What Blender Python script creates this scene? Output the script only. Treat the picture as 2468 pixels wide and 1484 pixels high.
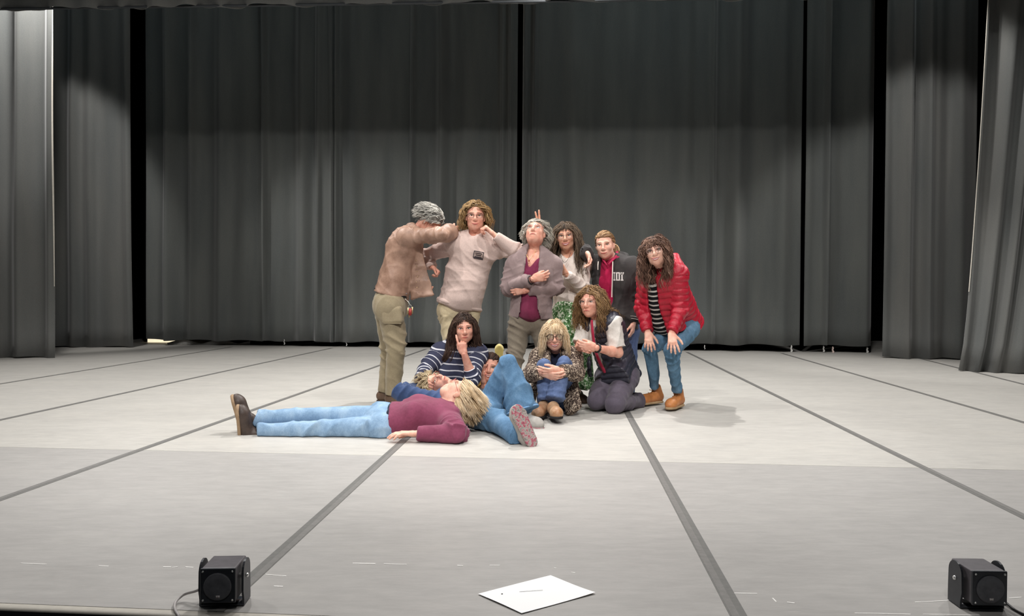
import bpy, math, random
import numpy as np
from mathutils import Matrix, Vector

for o in list(bpy.data.objects):
    bpy.data.objects.remove(o)
random.seed(4)
COL = bpy.context.scene.collection

# ------------------------------------------------------------------ camera
W, H, FPX = 2468.0, 1484.0, 1850.0
CAM_H = 0.95
PITCH = math.atan(30.0 / FPX)
ROLL = 0.006
_f = np.array([0, math.cos(PITCH), -math.sin(PITCH)])
_r0 = np.array([1.0, 0, 0])
_d0 = np.array([0, -math.sin(PITCH), -math.cos(PITCH)])
_r = _r0 * math.cos(ROLL) - _d0 * math.sin(ROLL)
_d = _r0 * math.sin(ROLL) + _d0 * math.cos(ROLL)
CAM = np.array([0, 0, CAM_H])


def at(px, py, Y):
    """world point of photo pixel (px, py) at real distance Y from the camera"""
    v = _f * FPX + _r * (px - W / 2) + _d * (py - H / 2)
    return CAM + v * (Y / v[1])


def fl(px, py, z=0.0):
    """point on the stage floor under pixel"""
    v = _f * FPX + _r * (px - W / 2) + _d * (py - H / 2)
    return CAM + v * ((z - CAM_H) / v[2])


cd = bpy.data.cameras.new('camera')
cam = bpy.data.objects.new('camera', cd)
COL.objects.link(cam)
cd.sensor_width = 36.0
cd.lens = 36.0 * FPX / W
cd.clip_end = 100
cam.matrix_world = Matrix(((_r[0], -_d[0], -_f[0], 0), (_r[1], -_d[1], -_f[1], 0),
                           (_r[2], -_d[2], -_f[2], CAM_H), (0, 0, 0, 1)))
bpy.context.scene.camera = cam

# ------------------------------------------------------------------ light
sc = bpy.context.scene
sc.view_settings.view_transform = 'Standard'
sc.view_settings.look = 'None'
sc.view_settings.gamma = 1.0
sc.view_settings.use_curve_mapping = False
sc.view_settings.exposure = 0.15
world = bpy.data.worlds.new('World')
sc.world = world
world.use_nodes = True
world.node_tree.nodes['Background'].inputs[0].default_value = (0.75, 0.9, 1.0, 1)
world.node_tree.nodes['Background'].inputs[1].default_value = 0.02


def spot(name, loc, target, power, size, blend, radius=0.12, color=(1, 0.96, 0.9)):
    l = bpy.data.lights.new(name, 'SPOT')
    l.energy = power
    l.spot_size = math.radians(size)
    l.spot_blend = blend
    l.shadow_soft_size = radius
    l.color = color
    o = bpy.data.objects.new(name, l)
    COL.objects.link(o)
    o.location = loc
    o.rotation_euler = (Vector(target) - Vector(loc)).to_track_quat('-Z', 'Y').to_euler()
    return o


def area(name, loc, target, power, sx, sy, color=(1, 0.96, 0.9)):
    l = bpy.data.lights.new(name, 'AREA')
    l.energy = power
    l.shape = 'RECTANGLE'
    l.size = sx
    l.size_y = sy
    l.color = color
    o = bpy.data.objects.new(name, l)
    COL.objects.link(o)
    o.location = loc
    o.rotation_euler = (Vector(target) - Vector(loc)).to_track_quat('-Z', 'Y').to_euler()
    return o


# overhead stage lamps hung above the frame, in two rows
WARM = (1, 0.98, 0.955)
for i, x in enumerate((-5.0, -1.9, 1.1, 4.2)):
    spot('stage_light', (x, 5.0, 5.15), (x * 0.98, 7.0, 0), (250, 330, 270, 190)[i], 134, 0.3, 0.07, WARM)
for x, y, z, e, tx, cone in ((0.1, 7.8, 5.6, 700, 0.1, 120), (-4.4, 8.5, 5.1, 460, -3.2, 104), (4.4, 8.3, 5.1, 430, 3.2, 104), (0.6, 8.8, 5.1, 110, 0.6, 120)):
    spot('stage_light', (x, y, z), (tx, y - 0.1, 0), e, cone, 0.35, 0.04, WARM)
# front of house lamps high over the auditorium
for x, e in ((-1.9, 1250), (1.2, 1250)):
    spot('front_light', (x, -2.2, 6.6), (x * 0.35 - 0.1, 7.0, -0.5), e, 31, 0.6, 0.12, WARM)
for x, e in ((-4.6, 260), (4.6, 240)):
    spot('front_light', (x, -2.2, 5.0), (x * 0.8, 6.6, 0), e, 42, 0.7, 0.2, WARM)
spot('front_light', (0.2, -1.2, 5.4), (0.2, 2.7, 0), 230, 76, 0.9, 0.2, WARM)  # extra fill lamp, added to brighten the stage front
# unseen lamps added behind the border for the side legs and the backdrop
spot('leg_fill', (-6.2, 10.2, 6.0), (-8.9, 13.9, 1.2), 480, 56, 0.35, 0.1, WARM)  # added to carry the light higher up the side legs
spot('leg_fill', (4.4, 9.6, 5.6), (6.3, 11.6, 1.2), 250, 80, 0.35, 0.1, WARM)
spot('fold_fill', (-6.6, 10.8, 3.6), (-2.2, 14.0, 1.3), 360, 52, 0.9, 0.05, WARM)  # added to graze the backdrop and bring out its folds
spot('fold_fill', (6.4, 10.4, 3.6), (2.2, 13.2, 1.4), 260, 40, 0.9, 0.05, WARM)
for x, y, e in ((-6.0, 10.6, 34), (-2.6, 10.6, 30), (2.1, 10.2, 70), (5.4, 10.0, 30)):
    spot('top_glow_fill', (x, y, 6.9), (x * 1.12, 13.4, 6.6), e, 110, 1.0, 0.05, (0.72, 0.92, 1.0))  # added pools imitating the lens glare along the top

# ------------------------------------------------------------------ helpers


def unit(v):
    v = np.asarray(v, float)
    return v / (np.linalg.norm(v) + 1e-12)


def lin(c):
    if isinstance(c, str):
        c = [int(c[i:i + 2], 16) / 255 for i in (0, 2, 4)]
    return tuple((x / 12.92 if x <= 0.04045 else ((x + 0.055) / 1.055) ** 2.4) for x in c)


def new_mesh(name, verts, faces, mat=None, parent=None, base=None, smooth=True, attrs=None):
    verts = np.asarray(verts, np.float64)
    if base is not None:
        verts = verts - np.asarray(base)
    me = bpy.data.meshes.new(name)
    if isinstance(faces, np.ndarray):
        nf, k = faces.shape
        me.vertices.add(len(verts))
        me.vertices.foreach_set('co', verts.astype(np.float32).ravel())
        me.loops.add(nf * k)
        me.loops.foreach_set('vertex_index', faces.astype(np.int32).ravel())
        me.polygons.add(nf)
        me.polygons.foreach_set('loop_start', np.arange(0, nf * k, k, dtype=np.int32))
        me.polygons.foreach_set('loop_total', np.full(nf, k, np.int32))
        me.update(calc_edges=True)
        me.validate()
    else:
        me.from_pydata([tuple(v) for v in verts], [], faces)
        me.update()
    if smooth:
        me.polygons.foreach_set('use_smooth', [True] * len(me.polygons))
    if attrs:
        for k, v in attrs.items():
            if len(v) == len(me.vertices):
                a = me.attributes.new(k, 'FLOAT', 'POINT')
                a.data.foreach_set('value', np.asarray(v, np.float32))
    if mat:
        me.materials.append(mat)
    o = bpy.data.objects.new(name, me)
    COL.objects.link(o)
    if parent is not None:
        o.parent = parent
    return o


def tag(o, label, cat=None, group=None, kind=None):
    o['label'] = label
    if cat:
        o['category'] = cat
    if group:
        o['group'] = group
    if kind:
        o['kind'] = kind
    return o


def merge(parts):
    vs, fs, n = [], [], 0
    for v, f in parts:
        vs.append(v)
        fs.append(np.asarray(f) + n)
        n += len(v)
    return np.concatenate(vs), np.concatenate(fs)


def box_vf(c, h, R=None):
    c = np.asarray(c, float)
    s = np.array([[x, y, z] for x in (-1, 1) for y in (-1, 1) for z in (-1, 1)], float) * np.asarray(h)
    if R is not None:
        s = s @ np.asarray(R)
    f = np.array([[0, 1, 3, 2], [4, 6, 7, 5], [0, 4, 5, 1], [2, 3, 7, 6], [0, 2, 6, 4], [1, 5, 7, 3]])
    return c + s, f


def tubes(paths, radii, sides=5, flat=1.0, cap=True):
    """paths (n, m, 3), radii (m,) or (n, m): tapered tubes as verts, quads"""
    paths = np.asarray(paths, float)
    if paths.ndim == 2:
        paths = paths[None]
    n, m, _ = paths.shape
    radii = np.broadcast_to(np.asarray(radii, float), (n, m))
    t = np.gradient(paths, axis=1)
    t /= np.linalg.norm(t, axis=2, keepdims=True) + 1e-9
    ref = np.where(np.abs(t[:, :1, 2:3]) > 0.9, np.array([1.0, 0.2, 0]), np.array([0.1, 0.15, 1.0]))
    ref = np.broadcast_to(ref, t.shape)
    u = np.cross(t, ref)
    u /= np.linalg.norm(u, axis=2, keepdims=True) + 1e-9
    w = np.cross(t, u)
    ang = np.arange(sides) / sides * 2 * math.pi
    v = (paths[:, :, None] + radii[:, :, None, None] *
         (u[:, :, None] * np.cos(ang)[None, None, :, None] + flat * w[:, :, None] * np.sin(ang)[None, None, :, None]))
    v = v.reshape(-1, 3)
    idx = np.arange(n * m * sides).reshape(n, m, sides)
    a = idx[:, :-1]
    b = idx[:, 1:]
    f = np.stack([a, np.roll(a, -1, 2), np.roll(b, -1, 2), b], -1).reshape(-1, 4)
    return v, f


def curve_pts(pts, n=24):
    """Catmull-Rom through points"""
    P = np.asarray(pts, float)
    P = np.vstack([2 * P[0] - P[1], P, 2 * P[-1] - P[-2]])
    out = []
    segs = len(P) - 3
    for x in np.linspace(0, segs - 1e-6, n):
        i = int(x)
        t = x - i
        p0, p1, p2, p3 = P[i:i + 4]
        out.append(0.5 * ((2 * p1) + (-p0 + p2) * t + (2 * p0 - 5 * p1 + 4 * p2 - p3) * t * t + (-p0 + 3 * p1 - 3 * p2 + p3) * t ** 3))
    return np.array(out)


def sphere_vf(c, r, nu=14, nv=9, R=None):
    r = np.broadcast_to(np.asarray(r, float), 3)
    th = np.linspace(0.02, math.pi - 0.02, nv)
    ph = np.arange(nu) / nu * 2 * math.pi
    v = np.stack([np.sin(th)[:, None] * np.cos(ph), np.sin(th)[:, None] * np.sin(ph), np.broadcast_to(np.cos(th)[:, None], (nv, nu))], -1).reshape(-1, 3) * r
    if R is not None:
        v = v @ R
    idx = np.arange(nu * nv).reshape(nv, nu)
    a = idx[:-1]
    b = idx[1:]
    f = np.stack([a, b, np.roll(b, -1, 1), np.roll(a, -1, 1)], -1).reshape(-1, 4)
    return np.asarray(c) + v, f


# ------------------------------------------------------------------ materials
MATS = {}


class NT:
    def __init__(self, name):
        self.m = bpy.data.materials.new(name)
        self.m.use_nodes = True
        self.t = self.m.node_tree
        self.b = self.t.nodes['Principled BSDF']
        self.o = self.t.nodes['Material Output']

    def n(self, typ, **kw):
        x = self.t.nodes.new(typ)
        for k, v in kw.items():
            setattr(x, k, v)
        return x

    def l(self, a, b):
        self.t.links.new(a, b)

    def coord(self, scale=(1, 1, 1), rot=(0, 0, 0), out='Object'):
        tc = self.n('ShaderNodeTexCoord')
        mp = self.n('ShaderNodeMapping')
        mp.inputs['Scale'].default_value = scale
        mp.inputs['Rotation'].default_value = rot
        self.l(tc.outputs[out], mp.inputs[0])
        return mp.outputs[0]

    def noise(self, vec, scale, detail=3, rough=0.6):
        x = self.n('ShaderNodeTexNoise')
        x.inputs['Scale'].default_value = scale
        x.inputs['Detail'].default_value = detail
        x.inputs['Roughness'].default_value = rough
        self.l(vec, x.inputs['Vector'])
        return x.outputs['Fac']

    def ramp(self, fac, stops, interp='LINEAR'):
        x = self.n('ShaderNodeValToRGB')
        cr = x.color_ramp
        cr.interpolation = interp
        while len(cr.elements) < len(stops):
            cr.elements.new(0.5)
        for e, (p, c) in zip(cr.elements, stops):
            e.position = p
            e.color = (*c, 1) if len(c) == 3 else c
        self.l(fac, x.inputs[0])
        return x.outputs[0]

    def mix(self, fac, a, b, mode='MIX'):
        x = self.n('ShaderNodeMix', data_type='RGBA', blend_type=mode)
        for s, v in ((x.inputs[0], fac), (x.inputs[6], a), (x.inputs[7], b)):
            if hasattr(v, 'is_linked'):
                self.l(v, s)
            elif isinstance(v, (int, float)):
                s.default_value = v
            else:
                s.default_value = (*v, 1)
        return x.outputs[2]

    def math(self, op, a, b=None):
        x = self.n('ShaderNodeMath', operation=op)
        for s, v in zip(x.inputs, (a, b)):
            if v is None:
                continue
            if hasattr(v, 'is_linked'):
                self.l(v, s)
            else:
                s.default_value = v
        return x.outputs[0]

    def attr(self, name):
        x = self.n('ShaderNodeAttribute', attribute_name=name)
        return x.outputs['Fac']

    def bump(self, h, strength, dist=0.01):
        x = self.n('ShaderNodeBump')
        x.inputs['Strength'].default_value = strength
        x.inputs['Distance'].default_value = dist
        self.l(h, x.inputs['Height'])
        self.l(x.outputs[0], self.b.inputs['Normal'])

    def set(self, **kw):
        for k, v in kw.items():
            k = k.replace('_', ' ')
            self.b.inputs[k].default_value = v


def fabric(name, col, col2=None, scale=90, rough=0.9, bump=0.25, blotch=7, sheen=0.15, contrast=0.18):
    if name in MATS:
        return MATS[name]
    t = NT(name)
    c = np.array(lin(col))
    c2 = np.array(lin(col2)) if col2 else c * (1 - contrast)
    v = t.coord()
    n1 = t.noise(v, blotch, 4)
    n2 = t.noise(v, scale, 2)
    base = t.ramp(n1, [(0.35, tuple(c2)), (0.65, tuple(c))])
    out = t.mix(0.25, base, t.ramp(n2, [(0.3, tuple(c * 0.72)), (0.7, tuple(np.minimum(c * 1.2, 1)))]))
    t.l(out, t.b.inputs['Base Color'])
    t.set(Roughness=rough)
    t.set(Sheen_Weight=sheen)
    t.b.inputs['Specular IOR Level'].default_value = 0.25
    w = t.noise(t.coord(), 26, 2, 0.5)
    w = t.math('ABSOLUTE', t.math('SUBTRACT', w, 0.5))
    t.bump(t.math('ADD', t.math('MULTIPLY', n2, 0.25), t.math('MULTIPLY', w, -2.2)), bump * 0.7, 0.005)
    MATS[name] = t.m
    return t.m


def denim(name, col, light, dark):
    t = NT(name)
    v = t.coord((1, 1, 0.25))
    n1 = t.noise(t.coord((1, 1, 0.6)), 9, 5, 0.7)
    n2 = t.noise(v, 240, 2)
    base = t.ramp(n1, [(0.22, lin(dark)), (0.5, lin(col)), (0.82, lin(light))])
    out = t.mix(0.16, base, t.ramp(n2, [(0.35, lin(dark)), (0.65, lin(light))]))
    t.l(out, t.b.inputs['Base Color'])
    t.set(Roughness=0.9)
    t.b.inputs['Specular IOR Level'].default_value = 0.2
    w = t.noise(t.coord(), 24, 2, 0.5)
    w = t.math('ABSOLUTE', t.math('SUBTRACT', w, 0.5))
    t.bump(t.math('ADD', t.math('MULTIPLY', n2, 0.25), t.math('MULTIPLY', w, -1.6)), 0.25, 0.006)
    return t.m


def plain(name, col, rough=0.6, metal=0.0, spec=0.4, noise=0.06):
    if name in MATS:
        return MATS[name]
    t = NT(name)
    c = np.array(lin(col))
    n = t.noise(t.coord(), 40, 3)
    t.l(t.ramp(n, [(0.3, tuple(c * (1 - noise))), (0.7, tuple(np.minimum(c * (1 + noise), 1)))]), t.b.inputs['Base Color'])
    t.set(Roughness=rough, Metallic=metal)
    t.b.inputs['Specular IOR Level'].default_value = spec
    MATS[name] = t.m
    return t.m


def skin(name, col, red):
    t = NT(name)
    n = t.noise(t.coord(), 22, 4)
    t.l(t.ramp(n, [(0.35, lin(red)), (0.62, lin(col))]), t.b.inputs['Base Color'])
    t.set(Roughness=0.5)
    t.b.inputs['Subsurface Weight'].default_value = 0.12
    t.b.inputs['Subsurface Radius'].default_value = (0.012, 0.005, 0.003)
    t.b.inputs['Specular IOR Level'].default_value = 0.35
    return t.m


def hairmat(name, dark, mid, light):
    t = NT(name)
    r = t.attr('rnd')
    n = t.noise(t.coord(), 55, 3)
    f = t.math('ADD', t.math('MULTIPLY', r, 0.75), t.math('MULTIPLY', n, 0.3))
    t.l(t.ramp(f, [(0.12, lin(dark)), (0.5, lin(mid)), (0.95, lin(light))]), t.b.inputs['Base Color'])
    t.set(Roughness=0.55)
    t.b.inputs['Specular IOR Level'].default_value = 0.35
    return t.m


# ------------------------------------------------------------------ implicit surfaces


class Prim:
    """tapered capsule, optionally flattened along n by s, optionally cut flat at its ends"""

    def __init__(s, a, b, ra, rb=None, n=None, fs=1.0, k=0.03, off=0.0, ja=0.0, jb=0.0, capa=False, capb=False, reg=0):
        s.a = np.asarray(a, float)
        s.b = np.asarray(b, float)
        s.ra = ra
        s.rb = ra if rb is None else rb
        s.L = float(np.linalg.norm(s.b - s.a)) + 1e-6
        s.u = (s.b - s.a) / s.L
        s.n = None if n is None else unit(np.asarray(n, float) - s.u * np.dot(n, s.u))
        s.fs, s.k, s.off, s.ja, s.jb, s.capa, s.capb, s.reg = fs, k, off, ja, jb, capa, capb, reg

    def box(s):
        r = max(s.ra, s.rb) * max(1.0, s.fs)
        return np.minimum(s.a, s.b) - r, np.maximum(s.a, s.b) + r

    def proj(s, X, Y, Z):
        return (X - s.a[0]) * s.u[0] + (Y - s.a[1]) * s.u[1] + (Z - s.a[2]) * s.u[2]

    def dist(s, X, Y, Z):
        x, y, z = X - s.a[0], Y - s.a[1], Z - s.a[2]
        pr = x * s.u[0] + y * s.u[1] + z * s.u[2]
        q = np.clip(pr, 0, s.L)
        x, y, z = x - q * s.u[0], y - q * s.u[1], z - q * s.u[2]
        if s.n is not None:
            c = (x * s.n[0] + y * s.n[1] + z * s.n[2]) * (1 / s.fs - 1)
            x, y, z = x + c * s.n[0], y + c * s.n[1], z + c * s.n[2]
        d = np.sqrt(x * x + y * y + z * z) - (s.ra + (s.rb - s.ra) * q / s.L)
        if s.n is not None and s.fs < 1:
            d = d * math.sqrt(s.fs)
        if s.capa:
            d = np.maximum(d, -pr)
        if s.capb:
            d = np.maximum(d, pr - s.L)
        return d


class Ell:
    def __init__(s, c, R, r, k=0.02):
        s.c = np.asarray(c, float)
        s.R = np.asarray(R, float)
        s.r = np.asarray(r, float)
        s.k, s.off, s.ja, s.jb, s.reg, s.L = k, 0, 0, 0, 0, 1.0

    def box(s):
        m = s.r.max()
        return s.c - m, s.c + m

    def proj(s, X, Y, Z):
        return X * 0

    def dist(s, X, Y, Z):
        x, y, z = X - s.c[0], Y - s.c[1], Z - s.c[2]
        k0 = 0
        k1 = 0
        for i in range(3):
            p = (x * s.R[i, 0] + y * s.R[i, 1] + z * s.R[i, 2]) / s.r[i]
            k0 = k0 + p * p
            k1 = k1 + (p / s.r[i]) ** 2
        k0 = np.sqrt(k0)
        return k0 * (k0 - 1) / (np.sqrt(k1) + 1e-9)


class Box:
    def __init__(s, c, R, h, rd=0.006, k=0.01):
        s.c = np.asarray(c, float)
        s.R = np.asarray(R, float)
        s.h = np.asarray(h, float) - rd
        s.rd = rd
        s.k, s.off, s.ja, s.jb, s.reg, s.L = k, 0, 0, 0, 0, 1.0

    def box(s):
        m = np.linalg.norm(s.h) + s.rd
        return s.c - m, s.c + m

    def proj(s, X, Y, Z):
        return X * 0

    def dist(s, X, Y, Z):
        x, y, z = X - s.c[0], Y - s.c[1], Z - s.c[2]
        o = 0
        mx = None
        for i in range(3):
            q = np.abs(x * s.R[i, 0] + y * s.R[i, 1] + z * s.R[i, 2]) - s.h[i]
            o = o + np.maximum(q, 0) ** 2
            mx = q if mx is None else np.maximum(mx, q)
        return np.sqrt(o) + np.minimum(mx, 0) - s.rd


def surfnet(val, org, h):
    s = val < 0
    nx, ny, nz_ = val.shape
    cnt8 = np.zeros((nx - 1, ny - 1, nz_ - 1), np.int8)
    for i in (0, 1):
        for j in (0, 1):
            for k in (0, 1):
                cnt8 += s[i:nx - 1 + i, j:ny - 1 + j, k:nz_ - 1 + k]
    act = (cnt8 > 0) & (cnt8 < 8)
    ci = np.argwhere(act)
    n = len(ci)
    idx = np.full(act.shape, -1, np.int64)
    idx[act] = np.arange(n)
    pos = np.zeros((n, 3))
    cn = np.zeros(n)
    cor = [(i, j, k) for i in (0, 1) for j in (0, 1) for k in (0, 1)]
    cv = {c: val[ci[:, 0] + c[0], ci[:, 1] + c[1], ci[:, 2] + c[2]] for c in cor}
    for c in cor:
        for ax in range(3):
            if c[ax] == 0:
                e = list(c)
                e[ax] = 1
                e = tuple(e)
                v0, v1 = cv[c], cv[e]
                m = (v0 < 0) != (v1 < 0)
                t = np.where(m, v0 / np.where(m, v0 - v1, 1), 0)
                p = np.tile(np.array(c, float), (n, 1))
                p[:, ax] = t
                pos[m] += p[m]
                cn[m] += 1
    pos = (ci + pos / np.maximum(cn, 1)[:, None]) * h + org
    F = []
    for ax in range(3):
        b, c = (ax + 1) % 3, (ax + 2) % 3
        sl0 = [slice(None)] * 3
        sl1 = [slice(None)] * 3
        sl0[ax] = slice(0, -1)
        sl1[ax] = slice(1, None)
        for q in (b, c):
            sl0[q] = slice(1, -1)
            sl1[q] = slice(1, -1)
        a0, a1 = s[tuple(sl0)], s[tuple(sl1)]
        e = np.argwhere(a0 != a1)
        if not len(e):
            continue
        inside = a0[tuple(e.T)]
        e = e.copy()
        e[:, b] += 1
        e[:, c] += 1

        def cell(db, dc):
            g = e.copy()
            g[:, b] += db
            g[:, c] += dc
            return idx[tuple(g.T)]
        q = np.stack([cell(-1, -1), cell(0, -1), cell(0, 0), cell(-1, 0)], 1)
        q[~inside] = q[~inside][:, ::-1]
        F.append(q)
    return pos, np.concatenate(F)


def vnormals(v, f):
    n = np.cross(v[f[:, 2]] - v[f[:, 0]], v[f[:, 3]] - v[f[:, 1]])
    out = np.zeros_like(v)
    for i in range(3):
        w = np.zeros(len(v))
        for c in range(4):
            w += np.bincount(f[:, c], n[:, i], len(v))
        out[:, i] = w
    return out / (np.linalg.norm(out, axis=1, keepdims=True) + 1e-12)


def relax(v, f, it=2, lam=0.5):
    a = np.concatenate([f[:, i] for i in range(4)])
    b = np.concatenate([f[:, (i + 1) % 4] for i in range(4)])
    deg = np.maximum(np.bincount(a, minlength=len(v)) + np.bincount(b, minlength=len(v)), 1)
    for _ in range(it):
        nv = np.stack([(np.bincount(a, v[b, i], len(v)) + np.bincount(b, v[a, i], len(v))) / deg for i in range(3)], 1)
        v = v + lam * (nv - v)
    return v


class Field:
    def __init__(s):
        s.p, s.ops = [], []

    def add(s, *a, **k):
        s.p.append(Prim(*a, **k))
        s.ops.append((s.p[-1], 1))
        return s

    def ell(s, *a, **k):
        s.p.append(Ell(*a, **k))
        s.ops.append((s.p[-1], 1))
        return s

    def box(s, *a, **k):
        s.p.append(Box(*a, **k))
        s.ops.append((s.p[-1], 1))
        return s

    def sub(s, p):
        s.ops.append((p, -1))
        return s

    def chain(s, pts, rad, **k):
        off = k.pop('off', 0.0)
        for i in range(len(pts) - 1):
            s.add(pts[i], pts[i + 1], rad[i], rad[i + 1], off=off, **k)
            off += s.p[-1].L
        return s

    def mesh(s, h, it=2):
        lo = np.min([p.box()[0] for p in s.p], 0) - 3 * h - 0.02
        hi = np.max([p.box()[1] for p in s.p], 0) + 3 * h + 0.02
        n = np.ceil((hi - lo) / h).astype(int) + 1
        g = [lo[i] + np.arange(n[i]) * h for i in range(3)]
        val = np.full(tuple(n), 0.2, np.float32)

        def slab(p, pad):
            a, b = p.box()
            i0 = np.clip(((a - pad - lo) / h).astype(int), 0, n - 1)
            i1 = np.clip(((b + pad - lo) / h).astype(int) + 2, 1, n)
            sl = tuple(slice(i0[i], i1[i]) for i in range(3))
            return sl, g[0][sl[0]][:, None, None], g[1][sl[1]][None, :, None], g[2][sl[2]][None, None, :]
        for p, sg in s.ops:
            sl, X, Y, Z = slab(p, max(p.k, 0.01) + 2 * h)
            d = p.dist(X, Y, Z)
            c = val[sl]
            if not c.size:
                continue
            k = p.k
            if sg > 0:
                hh = np.maximum(k - np.abs(c - d), 0) / k
                val[sl] = np.minimum(c, d) - hh * hh * k * 0.25
            else:
                hh = np.maximum(k - np.abs(c + d), 0) / k
                val[sl] = np.maximum(c, -d) + hh * hh * k * 0.25
        v, f = surfnet(val, lo, h)
        if it:
            v = relax(v, f, it)
        return v, f

    def attrs(s, v):
        best = np.full(len(v), 9.0)
        al = np.zeros(len(v))
        jw = np.zeros(len(v))
        rg = np.zeros(len(v))
        X, Y, Z = v.T
        for p in s.p:
            d = p.dist(X, Y, Z)
            m = d < best
            q = p.proj(X, Y, Z)
            best = np.where(m, d, best)
            al = np.where(m, q + p.off, al)
            w = p.ja * np.exp(-(q / 0.09) ** 2) + p.jb * np.exp(-((p.L - q) / 0.09) ** 2)
            jw = np.where(m, w, jw)
            rg = np.where(m, p.reg, rg)
        return al, jw, rg


def wob(p, f, seed):
    r = np.random.RandomState(seed)
    o = 0
    for i in range(4):
        d, e = unit(r.normal(size=3)), unit(r.normal(size=3))
        a, b = r.rand(2) * 6.28
        o = o + np.sin(f * (p @ d) + a + 1.6 * np.sin(f * 0.55 * (p @ e) + b))
    return o / 4


def cloth(name, fld, h, mat, parent, base, wr=0.004, lam=0.045, drape=0.004, seed=1, it=2, quilt=None, rib=None, fn=None, spine=None):
    """skin a Field as a garment: ring folds along the limbs, soft drapes, quilting"""
    wr, drape = wr * 1.7, drape * 1.7
    v, f = fld.mesh(h, it)
    al, jw, rg = fld.attrs(v)
    if spine is not None:
        al = np.where(rg == 0, (v - spine[0]) @ spine[1], al)
    n = vnormals(v, f)
    d = np.zeros(len(v))
    if wr:
        r_ = np.random.RandomState(seed + 50)
        for q in range(3):
            dv = unit(r_.normal(size=3))
            ph = al / lam * 3.1416 * (0.22 + 0.2 * q) + 26 * (v @ dv) + 1.5 * wob(v, 11, seed + q)
            rd = (1 - np.abs(np.sin(ph))) ** 1.6
            patch = np.clip(wob(v, 10, seed + 20 + q) * 1.5 + 0.25, 0, 1)
            d += wr * (0.35 + 1.5 * np.clip(jw, 0, 1)) * patch * (rd - 0.25)
    if drape:
        r_ = np.random.RandomState(seed + 90)
        d += 0.6 * drape * wob(v, 13, seed + 3)
        for q in range(3):
            dv = r_.normal(size=3) * np.array([1, 1, 0.45])
            rd = (1 - np.abs(np.sin(13 * (v @ unit(dv)) + 1.5 * wob(v, 9, seed + 30 + q)))) ** 2.5
            patch = np.clip(wob(v, 8, seed + 40 + q) * 1.6 + 0.1, 0, 1)
            d += 2.2 * drape * patch * (rd - 0.2)
    if quilt:
        lamq, ampq = quilt
        g = np.abs(np.sin(al / lamq * math.pi + 0.25 * wob(v, 12, seed + 8)))
        d += ampq * (np.sqrt(g) - 0.7) + 0.22 * ampq * wob(v, 70, seed + 9)
    if fn is not None:
        d += fn(v, al, rg)
    v = v + n * d[:, None]
    v[:, 2] = np.maximum(v[:, 2], 0.004)
    return new_mesh(name, v, f, mat, parent, base, attrs={'along': al, 'reg': rg})

# ------------------------------------------------------------------ the setting
YAW = np.array([0.079, 1.0, 0.0])
YAW /= np.linalg.norm(YAW)
YR = np.array([YAW[1], -YAW[0], 0.0])      # stage left-to-right axis
RS = np.array([YR, YAW, [0, 0, 1]])         # rows: stage axes


def st(s, t, z=0.0):
    """stage coordinates (across, depth, height) to world"""
    return YR * s + YAW * t + np.array([0, 0, z])


def sc_(p):
    return float(np.dot(p, YR)), float(np.dot(p, YAW))


def floor_mat(name, c1, c2, c3, scuff):
    t = NT(name)
    v = t.coord((0.8, 1.7, 1), (0, 0, -0.079))
    n1 = t.noise(v, 1.6, 7, 0.7)
    n2 = t.noise(t.coord((2.4, 9, 1), (0, 0, -0.05)), 2.4, 6, 0.75)
    base = t.ramp(n1, [(0.3, lin(c1)), (0.52, lin(c2)), (0.72, lin(c3))])
    base = t.mix(0.35, base, t.ramp(n2, [(0.32, tuple(np.array(lin(c1)) * 0.86)), (0.68, tuple(np.minimum(np.array(lin(c3)) * 1.12, 1)))]))
    # pale scuffs, short and running across the stage
    n3 = t.noise(t.coord((1.3, 22, 1), (0, 0, -0.079)), 1.7, 4, 0.75)
    sm = t.ramp(n3, [(0.70, (0, 0, 0)), (0.76, (1, 1, 1))])
    base = t.mix(t.math('MULTIPLY', sm, scuff), base, lin('f2efe9'))
    # dark grime spots
    n4 = t.noise(t.coord((2, 5, 1)), 3.1, 5, 0.8)
    gm = t.ramp(n4, [(0.71, (0, 0, 0)), (0.77, (1, 1, 1))])
    base = t.mix(t.math('MULTIPLY', gm, 0.18), base, lin('6f6c66'))
    t.l(base, t.b.inputs['Base Color'])
    t.l(t.ramp(n1, [(0.3, (0.55,) * 3), (0.7, (0.42,) * 3)]), t.b.inputs['Roughness'])
    t.b.inputs['Specular IOR Level'].default_value = 0.35
    t.bump(n2, 0.08, 0.003)
    return t.m


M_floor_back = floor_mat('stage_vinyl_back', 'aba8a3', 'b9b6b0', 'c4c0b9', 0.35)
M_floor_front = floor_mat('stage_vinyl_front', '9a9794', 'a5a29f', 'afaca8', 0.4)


def black_cloth(name, c, c2, gloss=0.1):
    t = NT(name)
    n = t.noise(t.coord((1, 1, 0.15)), 3, 4, 0.5)
    n2 = t.noise(t.coord(), 130, 2)
    base = t.ramp(n, [(0.35, lin(c)), (0.68, lin(c2))])
    t.l(t.mix(0.12, base, t.ramp(n2, [(0.35, lin('3a3c3f')), (0.65, lin('7c7c7a'))])), t.b.inputs['Base Color'])
    t.set(Roughness=0.95)
    t.set(Sheen_Weight=0.5, Sheen_Roughness=0.4)
    t.b.inputs['Specular IOR Level'].default_value = 0.1
    t.bump(n2, 0.1, 0.003)
    return t.m


M_curtain = black_cloth('black_serge', '585b5a', '656764')
M_leg = black_cloth('black_leg_serge', '5d5f5e', '6a6a67')
M_void = plain('black_paint', '0b0c0d', 0.95, 0, 0.05)
M_tape = plain('grey_tape', '6a6966', 0.55, 0, 0.35, 0.12)
M_tape2 = plain('grey_tape_top', '767471', 0.5, 0, 0.35, 0.12)

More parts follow.
